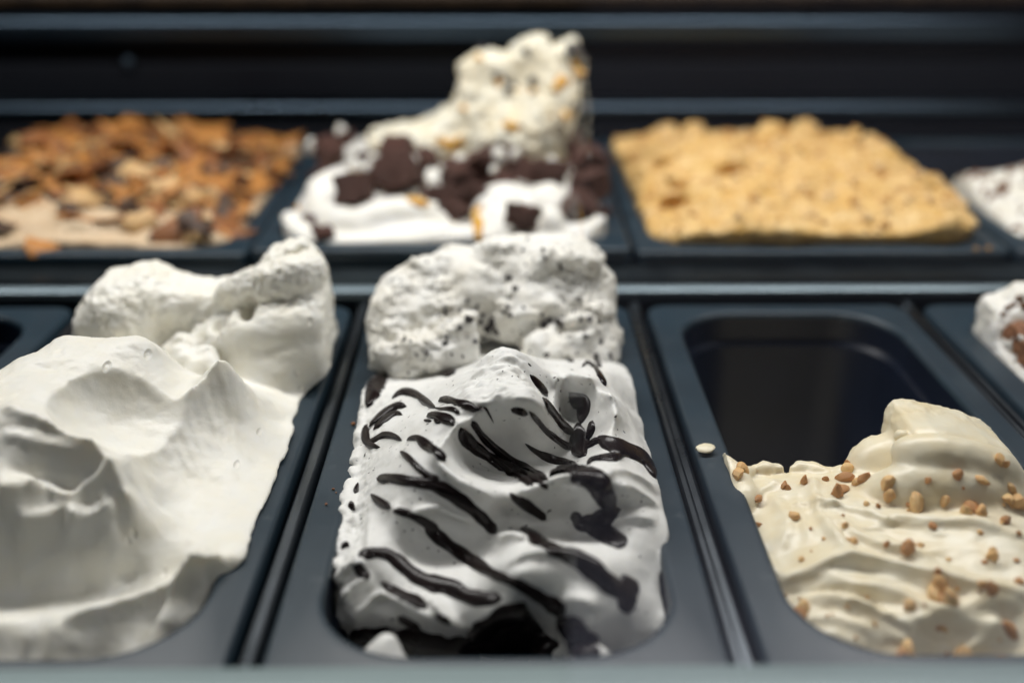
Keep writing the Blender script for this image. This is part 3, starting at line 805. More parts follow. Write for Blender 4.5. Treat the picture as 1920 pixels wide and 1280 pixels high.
# the crumbly speckled heap at its back
vol = Volume(cx - 0.078, cx + 0.078, 0.47, 0.615, -0.03, 0.085, 0.00115)
for u, v, y, r in (
    (752,572,.553,18),(745,612,.545,16),(738,650,.532,13),(724,680,.522,10),(775,548,.562,16),(820,545,.565,20),(870,530,.568,20),(800,600,.545,18),(850,600,.545,17),
    (900,560,.56,22),(960,540,.568,24),(1010,520,.572,24),(1050,515,.572,23),(1085,510,.570,15),(930,500,.575,19),(980,490,.578,18),(1060,490,.576,17),(890,500,.580,9),(1110,540,.565,15),
    (1100,590,.555,17),(1110,620,.545,14),(1118,650,.535,12),(1060,580,.555,20),(1000,580,.55,19),(950,600,.545,15),(792,662,.512,14),(768,676,.510,10),(832,662,.510,13),(862,645,.514,12),
    (1020,640,.535,13),(1060,650,.53,13),(1095,660,.528,11),(1130,690,.522,8),(1100,690,.518,8),(757,698,.504,7),(1050,690,.512,7),(1085,705,.512,6),(1010,650,.520,10)):
    vol.blob(PY(u, v, y), np.array([random.uniform(.85, 1.1), random.uniform(.85, 1.05), random.uniform(.8, 1.0)]) * r * 1e-3, .008, rot=[random.uniform(-.5, .5) for _ in range(3)])
# knobbly lumps all over it
base = vol.mesh(); nb = vnormals(*base); pick = rng.permutation(len(base[0]))
cnt = 0
for i in pick:
    p, n_ = base[0][i], nb[i]
    if p[2] < 0.004 or n_[1] > 0.55: continue
    r_ = random.choice((2.4, 4, 6, 8, 9, 11)) * 1e-3
    vol.blob(p - n_ * r_ * random.uniform(.45, .75), np.array([random.uniform(.9, 1.8), random.uniform(.8, 1.2), random.uniform(.6, 1)]) * r_, .0028, rot=[random.uniform(-1, 1) for _ in range(3)])
    cnt += 1
    if cnt > 75: break
for u, v, y in ((820,585,.53),(760,600,.525),(880,615,.52),(1000,610,.525),(1075,615,.525),(900,650,.51),(965,615,.525)):
    vol.capsule(PY(u - 22, v + 4, y), PY(u + 22, v - 4, y), .0035, .003, .004, cut=True)
def disp_c(V, n):
    rough = np.clip(0.5 + 1.6 * perlin(V * 38), 0.08, 1)
    return 0.0014 * fbm(V * 85, 3) + rough * (0.0018 * fbm(V * 200, 3) + 0.0011 * fbm(V * 450, 2))
V, F = finish(vol, disp_c, 1)
cook = tag(obj('speckled_gelato', V, F, M_COOK, origin=(cx, 0.555, 0.0)), 'knobbly heap of white gelato speckled with cookie crumbs behind chocolate stripes', 'ice cream')
s_cook = Surf(V, F)
ck = [nugget_mesh('cookie_crumb', 40 + k, 0.5, 1) for k in range(4)]
for m_ in ck: m_.materials.append(M_COOKIE)
for u, v, r in ((835,585,2.0),(880,598,2.4),(905,590,1.6),(922,605,3.2),(930,622,2.6),(915,618,2.8),(945,585,1.6),(952,575,1.5),(862,615,1.5),(905,632,1.8),(835,645,2.0),(757,638,1.4),(770,640,1.2),
                (800,663,1.7),(1022,610,2.8),(1030,600,2.0),(1048,602,1.8),(1052,612,1.5),(1075,585,1.4),(982,577,1.4),(1015,590,1.2),(952,520,2.4),(965,542,2.6),(980,468,1.5),(1018,470,1.6),(1086,560,2.0),(1100,630,1.4),(1108,600,1.4),
                (876,565,1.3),(862,583,1.2),(846,664,1.0),(868,668,1.0),(1128,640,1.7),(1118,668,2.0),(958,590,1.7),(895,575,1.6),(900,605,2.0),(860,582,1.3),(890,640,1.6)):
    h, n_ = s_cook.hit(u, v)
    if h is not None: piece('cookie_crumb', ck[int(u) % 4], h + n_ * r * 1e-4, np.array([1.2, 1, .7]) * r * 1.1e-3, cook)

# chocolate on it: centre lines (u, v, width)
for q in (
    [(735,748,5),(752,735,11),(778,738,14),(800,754,14),(818,766,10)],
    [(692,800,12),(712,782,12),(730,768,12),(748,760,13),(763,762,8)],
    [(700,806,10),(722,786,10),(742,774,10),(755,778,6)],
    [(690,795,9),(684,812,16),(688,830,18),(700,836,10),(713,838,7)],
    [(690,832,12),(706,822,9),(722,815,12),(740,818,12),(754,826,8)],
    [(822,753,12),(842,749,16),(858,756,13),(880,760,22),(890,768,12),(905,762,5)],
    [(905,762,5),(912,766,5),(918,778,4),(926,793,2)],
    [(813,765,6),(830,768,6),(845,766,10),(858,772,9),(862,776,5)],
    [(800,782,12),(815,778,14),(830,784,19),(846,788,24),(852,798,10)],
    [(795,789,5),(810,789,5)], [(814,789,7),(826,793,6)],
    [(763,826,7),(782,820,14),(796,832,22),(812,842,16),(826,855,16),(834,866,6)],
    [(751,846,9),(768,860,13),(785,878,13),(805,893,17),(824,905,26)],
    [(708,902,16),(728,896,20),(758,900,20),(790,905,22),(820,912,26),(850,928,27),(880,950,25),(905,972,24),(922,990,20),(930,1000,12)],
    [(696,925,12),(708,938,18),(725,948,15),(734,951,6)],
    [(738,957,12),(760,961,15),(785,972,16),(805,985,22),(815,1000,26),(840,1020,26),(870,1040,25),(900,1060,24),(930,1078,22),(965,1090,20),(990,1105,22),(1015,1120,26),(1040,1135,30),(1060,1150,30)],
    [(672,1042,18),(700,1036,22),(725,1038,22),(750,1055,26),(780,1080,30),(810,1092,32),(845,1100,34),(880,1118,34),(915,1122,28),(942,1120,16)],
    [(662,1045,10),(672,1062,20),(682,1078,26),(694,1082,14)],
    [(712,1088,10),(735,1104,18),(760,1118,18),(785,1128,24),(800,1140,18)],
    [(885,788,9),(893,802,14),(908,822,14),(930,842,15),(955,860,16),(985,878,17),(1012,892,14),(1030,900,8)],
    [(863,800,12),(872,820,24),(890,838,26),(910,852,20),(935,870,15),(960,886,15),(985,900,16),(1000,910,12)],
    [(898,838,8),(918,852,9),(945,868,12),(972,882,16),(1000,896,16),(1015,903,8)],
    [(958,766,11),(972,769,14),(990,776,12)],
    [(992,770,7),(1005,785,10),(1022,805,11),(1042,822,12),(1060,834,13),(1076,840,12)],
    [(993,702,7),(1004,714,11),(1015,728,12),(1026,743,8)],
    [(1016,745,8),(1030,765,13),(1046,785,14),(1062,803,15),(1076,815,12)],
    [(984,830,2),(998,842,8),(1015,852,14),(1035,860,15),(1060,868,14),(1085,872,12)],
    [(1066,735,8),(1078,748,26),(1090,756,36),(1094,768,32),(1090,782,14),(1088,796,10)],
    [(1084,792,22),(1086,810,28),(1086,830,34),(1086,848,36),(1084,858,26)],
    [(1112,788,9),(1110,800,15),(1106,815,10),(1100,828,7)],
    [(1098,842,6),(1112,830,10),(1128,822,16)],
    [(1120,822,14),(1140,830,32),(1165,840,34),(1190,848,26),(1210,862,20),(1222,880,16),(1229,897,10)],
    [(1100,872,7),(1112,862,10),(1140,858,14),(1170,858,14)],
    [(1030,895,14),(1050,884,30),(1075,884,44),(1100,892,44),(1122,905,50),(1135,925,44),(1142,945,30),(1146,955,14)],
    [(1072,975,12),(1080,960,16),(1084,985,20),(1100,985,26),(1130,972,40),(1150,958,26),(1162,952,10)],
    [(1092,975,20),(1115,990,30),(1140,1003,36),(1162,1014,36),(1172,1024,22)],
    [(1008,905,8),(1020,908,10),(1028,914,6)], [(1040,882,14),(1070,880,30),(1100,890,36),(1118,900,26)], [(1112,900,30),(1128,920,46),(1138,942,36),(1142,955,18)], [(1085,972,18),(1110,980,36),(1135,970,40),(1152,955,22)],
    [(956,924,12),(975,938,18),(995,952,18),(1015,966,16),(1024,974,10)],
    [(975,990,14),(995,1003,20),(1020,1022,26),(1050,1035,28),(1080,1046,36),(1110,1066,40),(1135,1088,40),(1160,1104,44),(1182,1098,50),(1192,1092,28)],
    [(1176,1100,40),(1176,1120,38),(1174,1138,34),(1172,1150,20)],
    [(745,1155,8),(765,1165,14),(790,1178,12)],
    [(815,1150,8),(832,1158,12),(846,1168,8)],
    [(1005,655,8),(1018,668,22),(1022,680,18)],
    [(1058,672,9),(1068,676,14),(1078,688,12),(1084,700,9)],
    [(1090,690,8),(1100,680,12),(1115,690,12),(1128,710,10),(1136,724,8)],
    [(1112,650,8),(1118,670,12),(1124,690,12),(1130,708,8)],
    [(688,765,14),(698,738,28),(712,708,42),(738,696,34)],
    [(792,690,18),(828,696,34),(852,706,34),(868,700,20)],
    [(672,905,6),(668,916,10),(664,925,6)], [(655,940,10),(660,950,12),(666,956,6)], [(640,1030,6),(646,1020,10),(656,1024,10)]):
    streak(s_str, [(a, b, w * 1.02 + 1.0) for a, b, w in q], M_CHOC, stra, thick=0.0016)
# thick coat running down the front face
for q in ([(985,1128,24),(968,1160,110),(960,1200,185),(955,1252,210)], [(622,1212,40),(680,1204,52),(740,1200,56),(800,1214,60),(850,1226,70),(900,1232,80)], [(1045,1158,24),(1078,1182,54),(1096,1212,64),(1122,1236,36)]):
    streak(s_str, q, M_CHOC, stra, 'chocolate_coat', thick=0.0022, across=17, dens=6)

# ---- nut gelato, the fourth tub
cx = PANX[3]
hf = Height(cx - 0.07, cx + 0.07, 0.25, 0.64, 0.0009, lean=0.3, gain=1.4)
hf.fit([(1345,862,1),(1400,892,-4),(1450,888,-4),(1490,885,-3),(1560,885,-2),(1620,888,0),(1700,880,3),(1800,885,5),(1890,895,3),(1960,910,0),
        (1390,960,-6),(1400,930,-5),(1480,940,-3),(1500,1000,-2),(1440,1040,-8),(1460,1080,-9),(1560,960,0),(1600,1000,2),(1540,1050,-1),(1500,1120,-10),(1600,1060,-1),
        (1700,940,4),(1800,950,6),(1900,960,4),(1700,1010,2),(1800,1040,2),(1900,1040,2),(1650,1090,-4),(1750,1120,-4),(1850,1150,-5),(1950,1130,-4),(2000,1000,-2),
        (1560,1130,-7),(1620,1160,-8),(1700,1180,-10),(1800,1200,-14),(1900,1200,-12),(1480,1160,-14),(1550,1200,-14),(1640,1230,-16),(1750,1245,-18),(1880,1245,-16),(1560,1245,-20),(2000,1150,-8)],
       [(cx - .06, .435, -16), (cx - .03, .435, -30), (cx, .44, -32), (cx + .03, .44, -26), (cx + .06, .44, -16), (cx - .06, .46, -50), (cx, .465, -80), (cx + .06, .47, -60), (cx, .50, -112), (cx - .06, .50, -112), (cx + .06, .50, -112),
        (cx, .56, -118), (cx - .06, .6, -120), (cx + .06, .6, -120), (cx + .062, .30, -12), (cx + .062, .36, 0)])
hf.blur(0.0012)
for pts, h, wl, wr in (
    ([(1520,900,-2),(1525,940,-1),(1545,985,0),(1585,1035,0),(1595,1050,-1)], .0045, .0025, .0022),
    ([(1545,920,-1),(1560,960,1),(1600,1000,2),(1670,1025,2),(1750,1040,2)], .0035, .003, .002),
    ([(1580,930,1),(1640,960,3),(1720,975,4),(1820,985,4),(1920,1010,2)], .003, .004, .002),
    ([(1480,1075,-5),(1540,1058,0),(1600,1045,1),(1680,1060,1),(1760,1085,0),(1850,1110,-2),(1940,1120,-3)], .0060, .0040, .0020),
    ([(1540,1085,-3),(1600,1100,-3),(1660,1105,-3),(1720,1130,-4),(1800,1160,-6),(1880,1180,-8)], .0045, .004, .0022),
    ([(1500,1115,-8),(1570,1125,-7),(1640,1150,-7),(1720,1170,-9),(1790,1190,-12)], .0035, .004, .002),
    ([(1490,1160,-12),(1560,1165,-11),(1630,1190,-12),(1700,1215,-14)], .0025, .003, .002),
    ([(1500,1190,-15),(1560,1195,-14),(1620,1222,-16)], .0025, .0025, .002),
    ([(1440,930,-4),(1465,955,-4),(1475,990,-4),(1465,1030,-6)], .003, .003, .0025),
    ([(1405,935,-5),(1430,920,-4),(1455,905,-4)], .0035, .003, .003),
    ([(1490,930,-3),(1505,980,-2),(1520,1020,-2)], .0025, .0025, .0018),
    ([(1700,1170,-9),(1780,1150,-6),(1850,1130,-3),(1920,1135,-4)], .0035, .004, .0025),
    ([(1800,1215,-14),(1850,1190,-10),(1880,1165,-7)], .004, .003, .003),
    ([(1430,1040,-8),(1450,1075,-9),(1490,1090,-8)], .003, .003, .002)):
    hf.ridge(pts, h, wl, wr)
wx = np.stack([hf.X.ravel() * 30 + 0.5 * hf.Y.ravel() * 120, hf.Y.ravel() * 150 - hf.X.ravel() * 60, 0 * hf.X.ravel()], 1)
hf.blur(.0009)
for k in range(16):
    u0, v0 = 1440 + 30 * (k % 8), 925 + 18 * k
    L_ = random.uniform(120, 300); zz = -1 - max(0, v0 - 1050) * .06
    hf.ridge([(u0, v0, zz), (u0 + L_ * .3, v0 + random.uniform(-8, 22), zz), (u0 + L_ * .65, v0 + random.uniform(15, 45), zz - 2), (u0 + L_, v0 + random.uniform(30, 75), zz - 4)], random.choice((-1, 1, 1)) * random.uniform(.0009, .0018), random.uniform(.0012, .003), random.uniform(.001, .002))
hf.H += (0.0005 * fbm(wx * 0.9, 2)).reshape(hf.X.shape)
vol = Volume(cx - 0.07, cx + 0.07, 0.27, 0.52, -0.117, 0.045, 0.00115).height(hf)
Yc = 0.405
out = [PY(u, v, Yc)[[0, 2]] for u, v in ((1690,812),(1705,792),(1740,790),(1790,800),(1840,812),(1880,830),(1900,852),(1905,885),(1915,940),(1880,980),(1780,970),(1700,950),(1665,920),(1680,870))]
vol.slab(out, Yc - 0.016, Yc + 0.030, 0.009, 0.006)
vol.tube([PY(1640, 925, .383), PY(1720, 912, .378), PY(1800, 918, .378), PY(1880, 925, .38)], [.005, .008, .009, .007], .007)
vol.tube([PY(1690, 845, .388), PY(1760, 850, .384), PY(1840, 868, .384), PY(1890, 890, .385)], [.004, .006, .006, .005], .006)
vol.blob(PY(1648, 880, .412), (.015, .014, .017), .005, rot=(0, .6, 0))
vol.blob(PY(1690, 818, .40), (.003, .003, .003), .002)
for k in range(22):
    u = 1350 + 13 * k + random.uniform(-5, 5)
    vol.blob(PZ(u, 878 + 10 * math.sin(k * .5) * .3 + random.uniform(-3, 6), -.002), np.array([.003, .003, .0026]) * random.uniform(.5, 1.3), .002)
vol.tube([PZ(1322, 836, .0015), PZ(1345, 862, 0.001), PZ(1370, 890, -.003), PZ(1392, 920, -.004), PZ(1395, 950, -.006)], [.002, .0035, .005, .005, .004], .003)
vol.blob(PZ(1322, 832, .002), (.004, .005, .0025), .002); vol.blob(PZ(1338, 852, .002), (.004, .006, .003), .002); vol.blob(PZ(1305, 828, .001), (.0035, .002, .0012), .001)
vol.clip(cx, CYF, 0.0644, HYF, 0.036, -0.1165, above=-0.010, spill=0.012)
def disp_n(V, n): return 0.0006 * fbm(V * 70, 2) + 0.00012 * fbm(V * np.array([140, 260, 200]), 2) + np.clip((V[:, 1] - 0.412) / .004, 0, 1) * .0006 * fbm(V * 300, 3)
V, F = finish(vol, disp_n, 1)
nut = tag(obj('nut_gelato', V, F, M_NUT, origin=(cx, CYF, -0.1165)), 'glossy cream gelato in swirls with golden nut pieces', 'ice cream')
s_nut = Surf(V, F)
nm = [nugget_mesh('nut_piece', 60 + k, 0.10, 2) for k in range(6)]
for m_ in nm: m_.set_sharp_from_angle(angle=R(28))
M_NUTL = plain_mat('nut_praline_pale', (0.68, 0.42, 0.16), (0.76, 0.53, 0.26), 160, 0.5, bumps=0.3, dist=0.001, sss=0.15)
for k, m_ in enumerate(nm): m_.materials.append((M_NUTD, M_NUTP, M_NUTL)[k % 3])
for u, v, r in ((1490,968,11),(1583,898,15),(1578,918,13),(1588,880,9),(1568,928,14),(1620,900,15),(1610,905,10),(1665,905,15),(1668,928,14),(1718,942,15),(1770,937,10),(1820,955,14),(1838,962,10),(1812,962,10),
                (1702,1025,13),(1662,1020,6),(1858,1045,14),(1862,1035,9),(1760,1100,15),(1752,1118,13),(1785,1130,18),(1770,1125,12),(1860,1104,17),(1848,1096,10),(1705,1135,9),(1500,1155,17),(1505,1140,11),
                (1700,1215,19),(1690,1235,12),(1806,1232,17),(1893,1182,13),(1875,862,12),(1885,870,8),(1840,900,11),(1895,915,9),(1905,940,15),(1890,935,10),(1508,904,13),(1470,912,12),(1478,916,9),(1585,985,8),(1748,985,6),(1838,998,6),
                (1392,880,10),(1385,890,12),(1590,870,6),(1548,900,6),(1830,945,6),(1740,900,6),(1884,978,9),(1600,1015,6),(1795,890,8),(1910,1000,7),(1640,1170,7),(1420,935,7),(1910,1090,10),(1660,1245,9),(1880,1235,9),(1545,1010,5),(1625,945,5),(1905,1050,6)) + tuple((int(1420 + 490 * random.random()), int(905 + 330 * random.random()), random.choice((3, 4, 5, 6))) for _ in range(40)):
    h, n_ = s_nut.hit(u, v)
    if h is None: continue
    sz = r * np.linalg.norm(h - np.array([0, 0, CAM_H])) / FPX * random.choice((1.0, 1.15, 1.3, 1.4, 1.5))
    piece('nut_piece', nm[(u * 7 + v) % 6], h + n_ * sz * 0.12, np.array([random.uniform(.9, 1.25), random.uniform(.6, 1), random.uniform(.5, .95)]) * sz, nut)

# ------------------------------------------------------------------ back row
M_MOCHA = gelato_mat('beige_gelato', (0.52, 0.38, 0.24), (0.60, 0.47, 0.32), sss=0.15, rough=0.5, fine=0.3)
M_WHITE = gelato_mat('white_cream', (0.80, 0.79, 0.76), sss=0.2, rough=0.45, fine=0.15)
M_TOWER = gelato_mat('tower_gelato', (0.72, 0.70, 0.60), (0.72, 0.63, 0.44), sss=0.2, rough=0.55, fine=0.6, specks=[(70, 0.2, (0.35, 0.2, 0.05), 0.2)])
M_YEL = gelato_mat('yellow_gelato', (0.60, 0.36, 0.10), (0.74, 0.53, 0.25), sss=0.2, rough=0.55, fine=0.5)
M_CRUMBY = [plain_mat('crumb_tan', (0.72, 0.47, 0.20), (0.78, 0.58, 0.32), 200, 0.65, bumps=0.5), plain_mat('crumb_brown', (0.50, 0.24, 0.06), (0.62, 0.36, 0.12), 200, 0.65, bumps=0.5)]
M_FLAKE = [plain_mat('flake_' + n, a, b, 60, 0.55, bumps=0.3, sss=0.1) for n, a, b in (
    ('toast', (0.38, 0.145, 0.032), (0.52, 0.24, 0.06)), ('pale', (0.50, 0.30, 0.12), (0.60, 0.40, 0.19)), ('brown', (0.17, 0.06, 0.02), (0.30, 0.12, 0.035)), ('dark', (0.05, 0.03, 0.02), (0.09, 0.05, 0.03)))]
M_BROWNIE = plain_mat('brownie', (0.045, 0.016, 0.011), (0.105, 0.038, 0.024), 130, 0.65, bumps=0.7, dist=0.0015)
M_CARAMEL = plain_mat('caramel', (0.62, 0.32, 0.05), (0.70, 0.42, 0.10), 60, 0.25, sss=0.2)
M_CAKE = plain_mat('cake_block', (0.16, 0.06, 0.025), (0.30, 0.14, 0.06), 160, 0.7, bumps=0.8, dist=0.0015)

def flake_mesh(name, seed):
    r_ = np.random.default_rng(seed); n = 12; V = []; cur = r_.uniform(.05, .32); tw = r_.uniform(-.3, .3)
    rad = 1 + 0.26 * np.clip(r_.normal(size=n), -1.6, 1.6); el = r_.uniform(.55, .8)
    for z in (0.032, -0.032):
        for k in range(n):
            a = 2 * math.pi * k / n; x, y = rad[k] * math.cos(a), el * rad[k] * math.sin(a)
            V.append((x, y, z + cur * x * x - 0.3 * cur + tw * x * y))
        V.append((0, 0, z - 0.3 * cur))
    F = []
    for k in range(n):
        j = (k + 1) % n
        F += [(k, j, n), (n + 1 + j, n + 1 + k, 2 * n + 1), (k, n + 1 + k, n + 1 + j, j)]
    return mesh_data(name, V, F, True)
def scatter(surf, parent, name, meshes, count, box, size, tilt=0.5, sink=0.2, flat=False, ok=None, lift=0.0):
    made = 0; tries = 0
    while made < count and tries < count * 12:
        tries += 1
        x, y = random.uniform(box[0], box[1]), random.uniform(box[2], box[3])
        if ok is not None and not ok(x, y): continue
        p, n_ = surf.down(x, y)
        if p is None or n_[2] < 0.05: continue
        s = random.uniform(*size) * (0.7 + 0.6 * random.random())
        q = Vector(n_).to_track_quat('Z', 'Y').to_matrix() @ Matrix.Rotation(random.uniform(0, 6.28), 3, 'Z') @ Matrix.Rotation(random.gauss(0, tilt), 3, 'X')
        me = random.choice(meshes)
        o = piece(name, me, p + n_ * (s * (-sink) + lift), s if flat else np.array([1, random.uniform(.7, 1), random.uniform(.6, .9)]) * s, parent, rot=q.to_euler())
        made += 1
    return made
def stuff_bits(surf, parent, name, mat, count, box, size, ok=None):
    """crumbs too fine to tell apart: one joined part"""
    base = np.array([(1, 0, 0), (-1, 0, 0), (0, 1, 0), (0, -1, 0), (0, 0, 1), (0, 0, -1)], float)
    fc = np.array([(0, 2, 4), (2, 1, 4), (1, 3, 4), (3, 0, 4), (2, 0, 5), (1, 2, 5), (3, 1, 5), (0, 3, 5)])
    V, F = [], []; k = 0
    for _ in range(count * 3):
        if k >= count: break
        x, y = random.uniform(box[0], box[1]), random.uniform(box[2], box[3])
        if ok is not None and not ok(x, y): continue
        p, n_ = surf.down(x, y)
        if p is None: continue
        s = random.uniform(*size); M = np.array(Matrix.Rotation(random.uniform(0, 6), 3, Vector((random.random(), random.random(), 1))))
        V.append((base * rng.uniform(.6, 1.2, (6, 1)) * s) @ M.T + p); F.append(fc + 6 * k); k += 1
    if not V: return
    o = obj(name, np.vstack(V), np.vstack(F), mat, parent, smooth=False); o['kind'] = 'stuff'

# ---- beige gelato under flakes
cx, zr = BPX[0], BZ[0]; BCY, BHY = (BY0 + BY1) / 2, (BY1 - BY0) / 2 - 0.0135
hf = Height(cx - 0.12, cx + 0.12, 0.64, 1.0, 0.0016)
hf.fit([], [(cx + dx, y, zr * 1e3 + z) for dx, y, z in ((-.11,.68,0),(-.05,.68,2),(0,.68,3),(.05,.68,2),(.105,.68,0),(-.1,.75,10),(-.04,.75,12),(.02,.75,12),(.06,.75,9),(.108,.75,1),
        (-.1,.83,20),(-.03,.83,19),(.03,.83,18),(.07,.83,13),(.108,.83,3),(-.1,.90,22),(-.03,.90,21),(.03,.90,18),(.07,.90,14),(.108,.9,4),(-.1,.96,12),(0,.965,12),(.06,.965,8),(.105,.965,2))])
for pts, h, wl, wr in (([(60,440,26),(160,428,28),(280,404,33),(360,420,31),(420,450,26)], .007, .010, .004), ([(0,452,24),(90,450,24),(180,455,24),(260,445,26)], .004, .008, .004), ([(20,420,30),(90,415,31),(160,425,30)], .005, .008, .004)):
    hf.ridge(pts, h, wl, wr)
vol = Volume(cx - 0.118, cx + 0.118, 0.66, 0.98, zr - 0.04, zr + 0.05, 0.002).height(hf).clip(cx, BCY, 0.1115, BHY, 0.030, zr - 0.038, above=zr)
V, F = finish(vol, lambda V, n: 0.002 * fbm(V * 45, 3), 1)
moc = tag(obj('beige_gelato', V, F, M_MOCHA, origin=(cx, BCY, zr - .038)), 'beige gelato buried under toasted brown and tan flakes', 'ice cream')
sf = Surf(V, F)
fm = []
for k in range(14):
    m_ = flake_mesh('flake', 100 + k); m_.materials.append(M_FLAKE[(0, 2, 1, 2, 0, 1, 0, 2, 2, 1, 0, 3, 0, 3)[k]]); fm.append(m_)
front_bare = lambda x, y: y > 0.735 or (y > 0.69 and random.random() < .2) or (x > cx + .06 and random.random() < .6)
scatter(sf, moc, 'flake', fm, 290, (cx - .108, cx + .108, .675, .965), (.0095, .0190), tilt=.38, sink=-.14, flat=True, ok=front_bare)
stuff_bits(sf, moc, 'flake_crumbs', M_FLAKE[0], 1500, (cx - .11, cx + .11, .68, .968), (.0008, .0022), ok=front_bare)
for u, v, r, k in ((228,335,.013,13),(215,355,.011,13),(372,432,.012,13),(385,440,.008,13),(128,408,.009,13),(305,330,.011,13),(380,370,.010,13),(90,462,.013,4),(320,383,.017,2),(160,385,.013,2),(255,345,.016,2)):
    h, n_ = sf.hit(u, v)
    if h is not None: piece('flake', fm[k], h + n_ * .006, r, moc, rot=(random.uniform(.3, 1.1), random.uniform(-.4, .4), random.uniform(-.6, .6)))

# ---- white cream with brownies and a standing spire
cx, zr = BPX[1], BZ[1]
hf = Height(cx - 0.12, cx + 0.12, 0.63, 1.0, 0.0016)
hf.fit([], [(cx + dx, y, zr * 1e3 + z) for dx, y, z in ((-.11,.67,0),(-.05,.67,1),(0,.67,1),(.05,.67,1),(.108,.67,0),(-.108,.75,4),(-.04,.75,10),(.03,.75,10),(.108,.75,4),(-.108,.84,6),(-.04,.84,22),(.03,.84,24),(.108,.84,6),(-.1,.96,3),(0,.96,6),(.1,.96,3))])
vol = Volume(cx - 0.125, cx + 0.125, 0.655, 0.98, zr - 0.04, zr + 0.130, 0.0019).height(hf)
vol.tube([PY(640, 335, .755), PY(607, 365, .735), PY(612, 405, .71), PY(660, 428, .70), PY(730, 412, .70), PY(800, 405, .705), PY(850, 425, .70)], [.008, .011, .013, .014, .013, .010, .006], .006)
vol.tube([PY(545, 425, .70), PY(560, 450, .685), PY(600, 462, .678)], [.010, .010, .007], .006)
vol.tube([PY(690, 455, .685), PY(800, 452, .682), PY(900, 455, .68), PY(1000, 455, .68)], [.007, .010, .010, .008], .006)
vol.blob(PY(950, 400, .725), (.026, .024, .022), .006); vol.blob(PY(1025, 395, .72), (.018, .02, .020), .006); vol.blob(PY(1100, 440, .70), (.022, .02, .013), .006)
vol.blob(PY(930, 420, .695), (.016, .014, .012), .006); vol.blob(PY(1035, 425, .69), (.010, .012, .014), .005)
vol.tube([PY(1060, 440, .69), PY(1100, 445, .685), PY(1130, 420, .69)], [.006, .009, .006], .004)
vol.clip(cx, BCY, 0.1120, BHY, 0.030, zr - 0.038, above=zr + .004, spill=.004)
V, F = finish(vol, lambda V, n: 0.0010 * fbm(V * 60, 3), 1)
cream = tag(obj('brownie_gelato', V, F, M_WHITE, origin=(cx, BCY, zr - .038)), 'white gelato folded under chocolate brownie cubes and caramel', 'ice cream')
sc_ = Surf(V, F)
def chunk_mesh(name, seed):
    import bmesh
    bm = bmesh.new(); bmesh.ops.create_cube(bm, size=2.0); bmesh.ops.subdivide_edges(bm, edges=bm.edges[:], cuts=3, use_grid_fill=True)
    r_ = np.random.default_rng(seed); sk = r_.uniform(-.2, .2, 3)
    for v in bm.verts:
        p = np.array(v.co); m = np.abs(p).max(); p = p * (0.80 + 0.20 * m / np.linalg.norm(p) * 1.2)
        p = p + np.array([sk[0] * p[2], sk[1] * p[0], sk[2] * p[1]]); v.co = p * (1 + .085 * r_.normal())
    me = bpy.data.meshes.new(name); bm.to_mesh(me); bm.free(); me.materials.append(M_BROWNIE)
    me.polygons.foreach_set('use_smooth', np.ones(len(me.polygons), dtype=bool)); me.set_sharp_from_angle(angle=R(55)); return me
bmz = [chunk_mesh('brownie_cube', 200 + k) for k in range(5)]
for k, (u, v, w, y) in enumerate(((663,362,70,.722),(752,322,78,.765),(745,285,52,.79),(820,372,64,.728),(858,330,60,.76),(905,312,56,.77),(938,345,52,.755),(985,318,52,.765),(1030,325,56,.76),(1086,390,66,.715),(1108,348,64,.745),
        (1105,300,52,.79),(980,405,54,.690),(848,398,50,.712),(618,285,46,.82),(602,332,46,.775),(592,375,40,.735),(582,425,44,.705),(605,440,40,.690),(685,300,36,.80),(1070,272,44,.82),(700,330,46,.775),(645,262,36,.86),(960,300,44,.79),(800,300,44,.79),(1130,400,30,.73),(890,365,44,.735))):
    y -= .008 + .006 * (k % 3 == 0); s = w * (0.40 + .05 * (k % 3)) * y / FPX / .93
    piece('brownie_cube', bmz[k % 5], PY(u, v, y), np.array([1, 1, random.uniform(.75, .95)]) * s, cream, rot=(random.uniform(-.6, .6), random.uniform(-.6, .6), (.85 if k == 12 else random.uniform(-.8, .8))))
dm = [nugget_mesh('cream_dab', 300 + k, .1, 2) for k in range(3)]
for m_ in dm: m_.materials.append(M_WHITE)
for u, v, r, y in ((772,305,15,.765),(812,330,16,.755),(830,318,12,.765),(862,298,14,.775),(935,292,15,.77),(965,290,12,.765),(583,275,15,.84),(640,247,13,.88),(688,318,14,.77),(668,310,12,.775),(1035,305,12,.76),(700,300,12,.78),(815,345,12,.745),(925,318,9,.75)):
    piece('cream_dab', dm[u % 3], PY(u, v, y - .012), np.array([1.2, 1, .8]) * r * y / FPX, cream)
for q in ([(905,385,18),(894,400,24),(897,420,20),(895,438,20),(902,458,20)], [(760,372,14),(785,380,18),(806,384,10)], [(560,385,12),(552,405,14)], [(655,320,10),(690,330,12),(720,335,8)]):
    streak(sc_, q, M_CARAMEL, cream, 'caramel_drip', .003, 7, 6)
Yt = 0.835
out = [PY(u, v, Yt)[[0, 2]] for u, v in ((690,245),(760,234),(800,226),(845,198),(862,170),(868,118),(890,100),(920,98),(955,100),(975,78),(1000,66),(1022,72),(1035,92),(1050,82),(1075,72),(1092,86),(1100,115),(1092,165),(1078,205),(1068,245),(1066,292),(1000,310),(900,300),(820,295),(740,285),(700,270))]
vol = Volume(cx - 0.09, cx + 0.10, 0.77, 0.90, 0.03, 0.165, 0.0019)
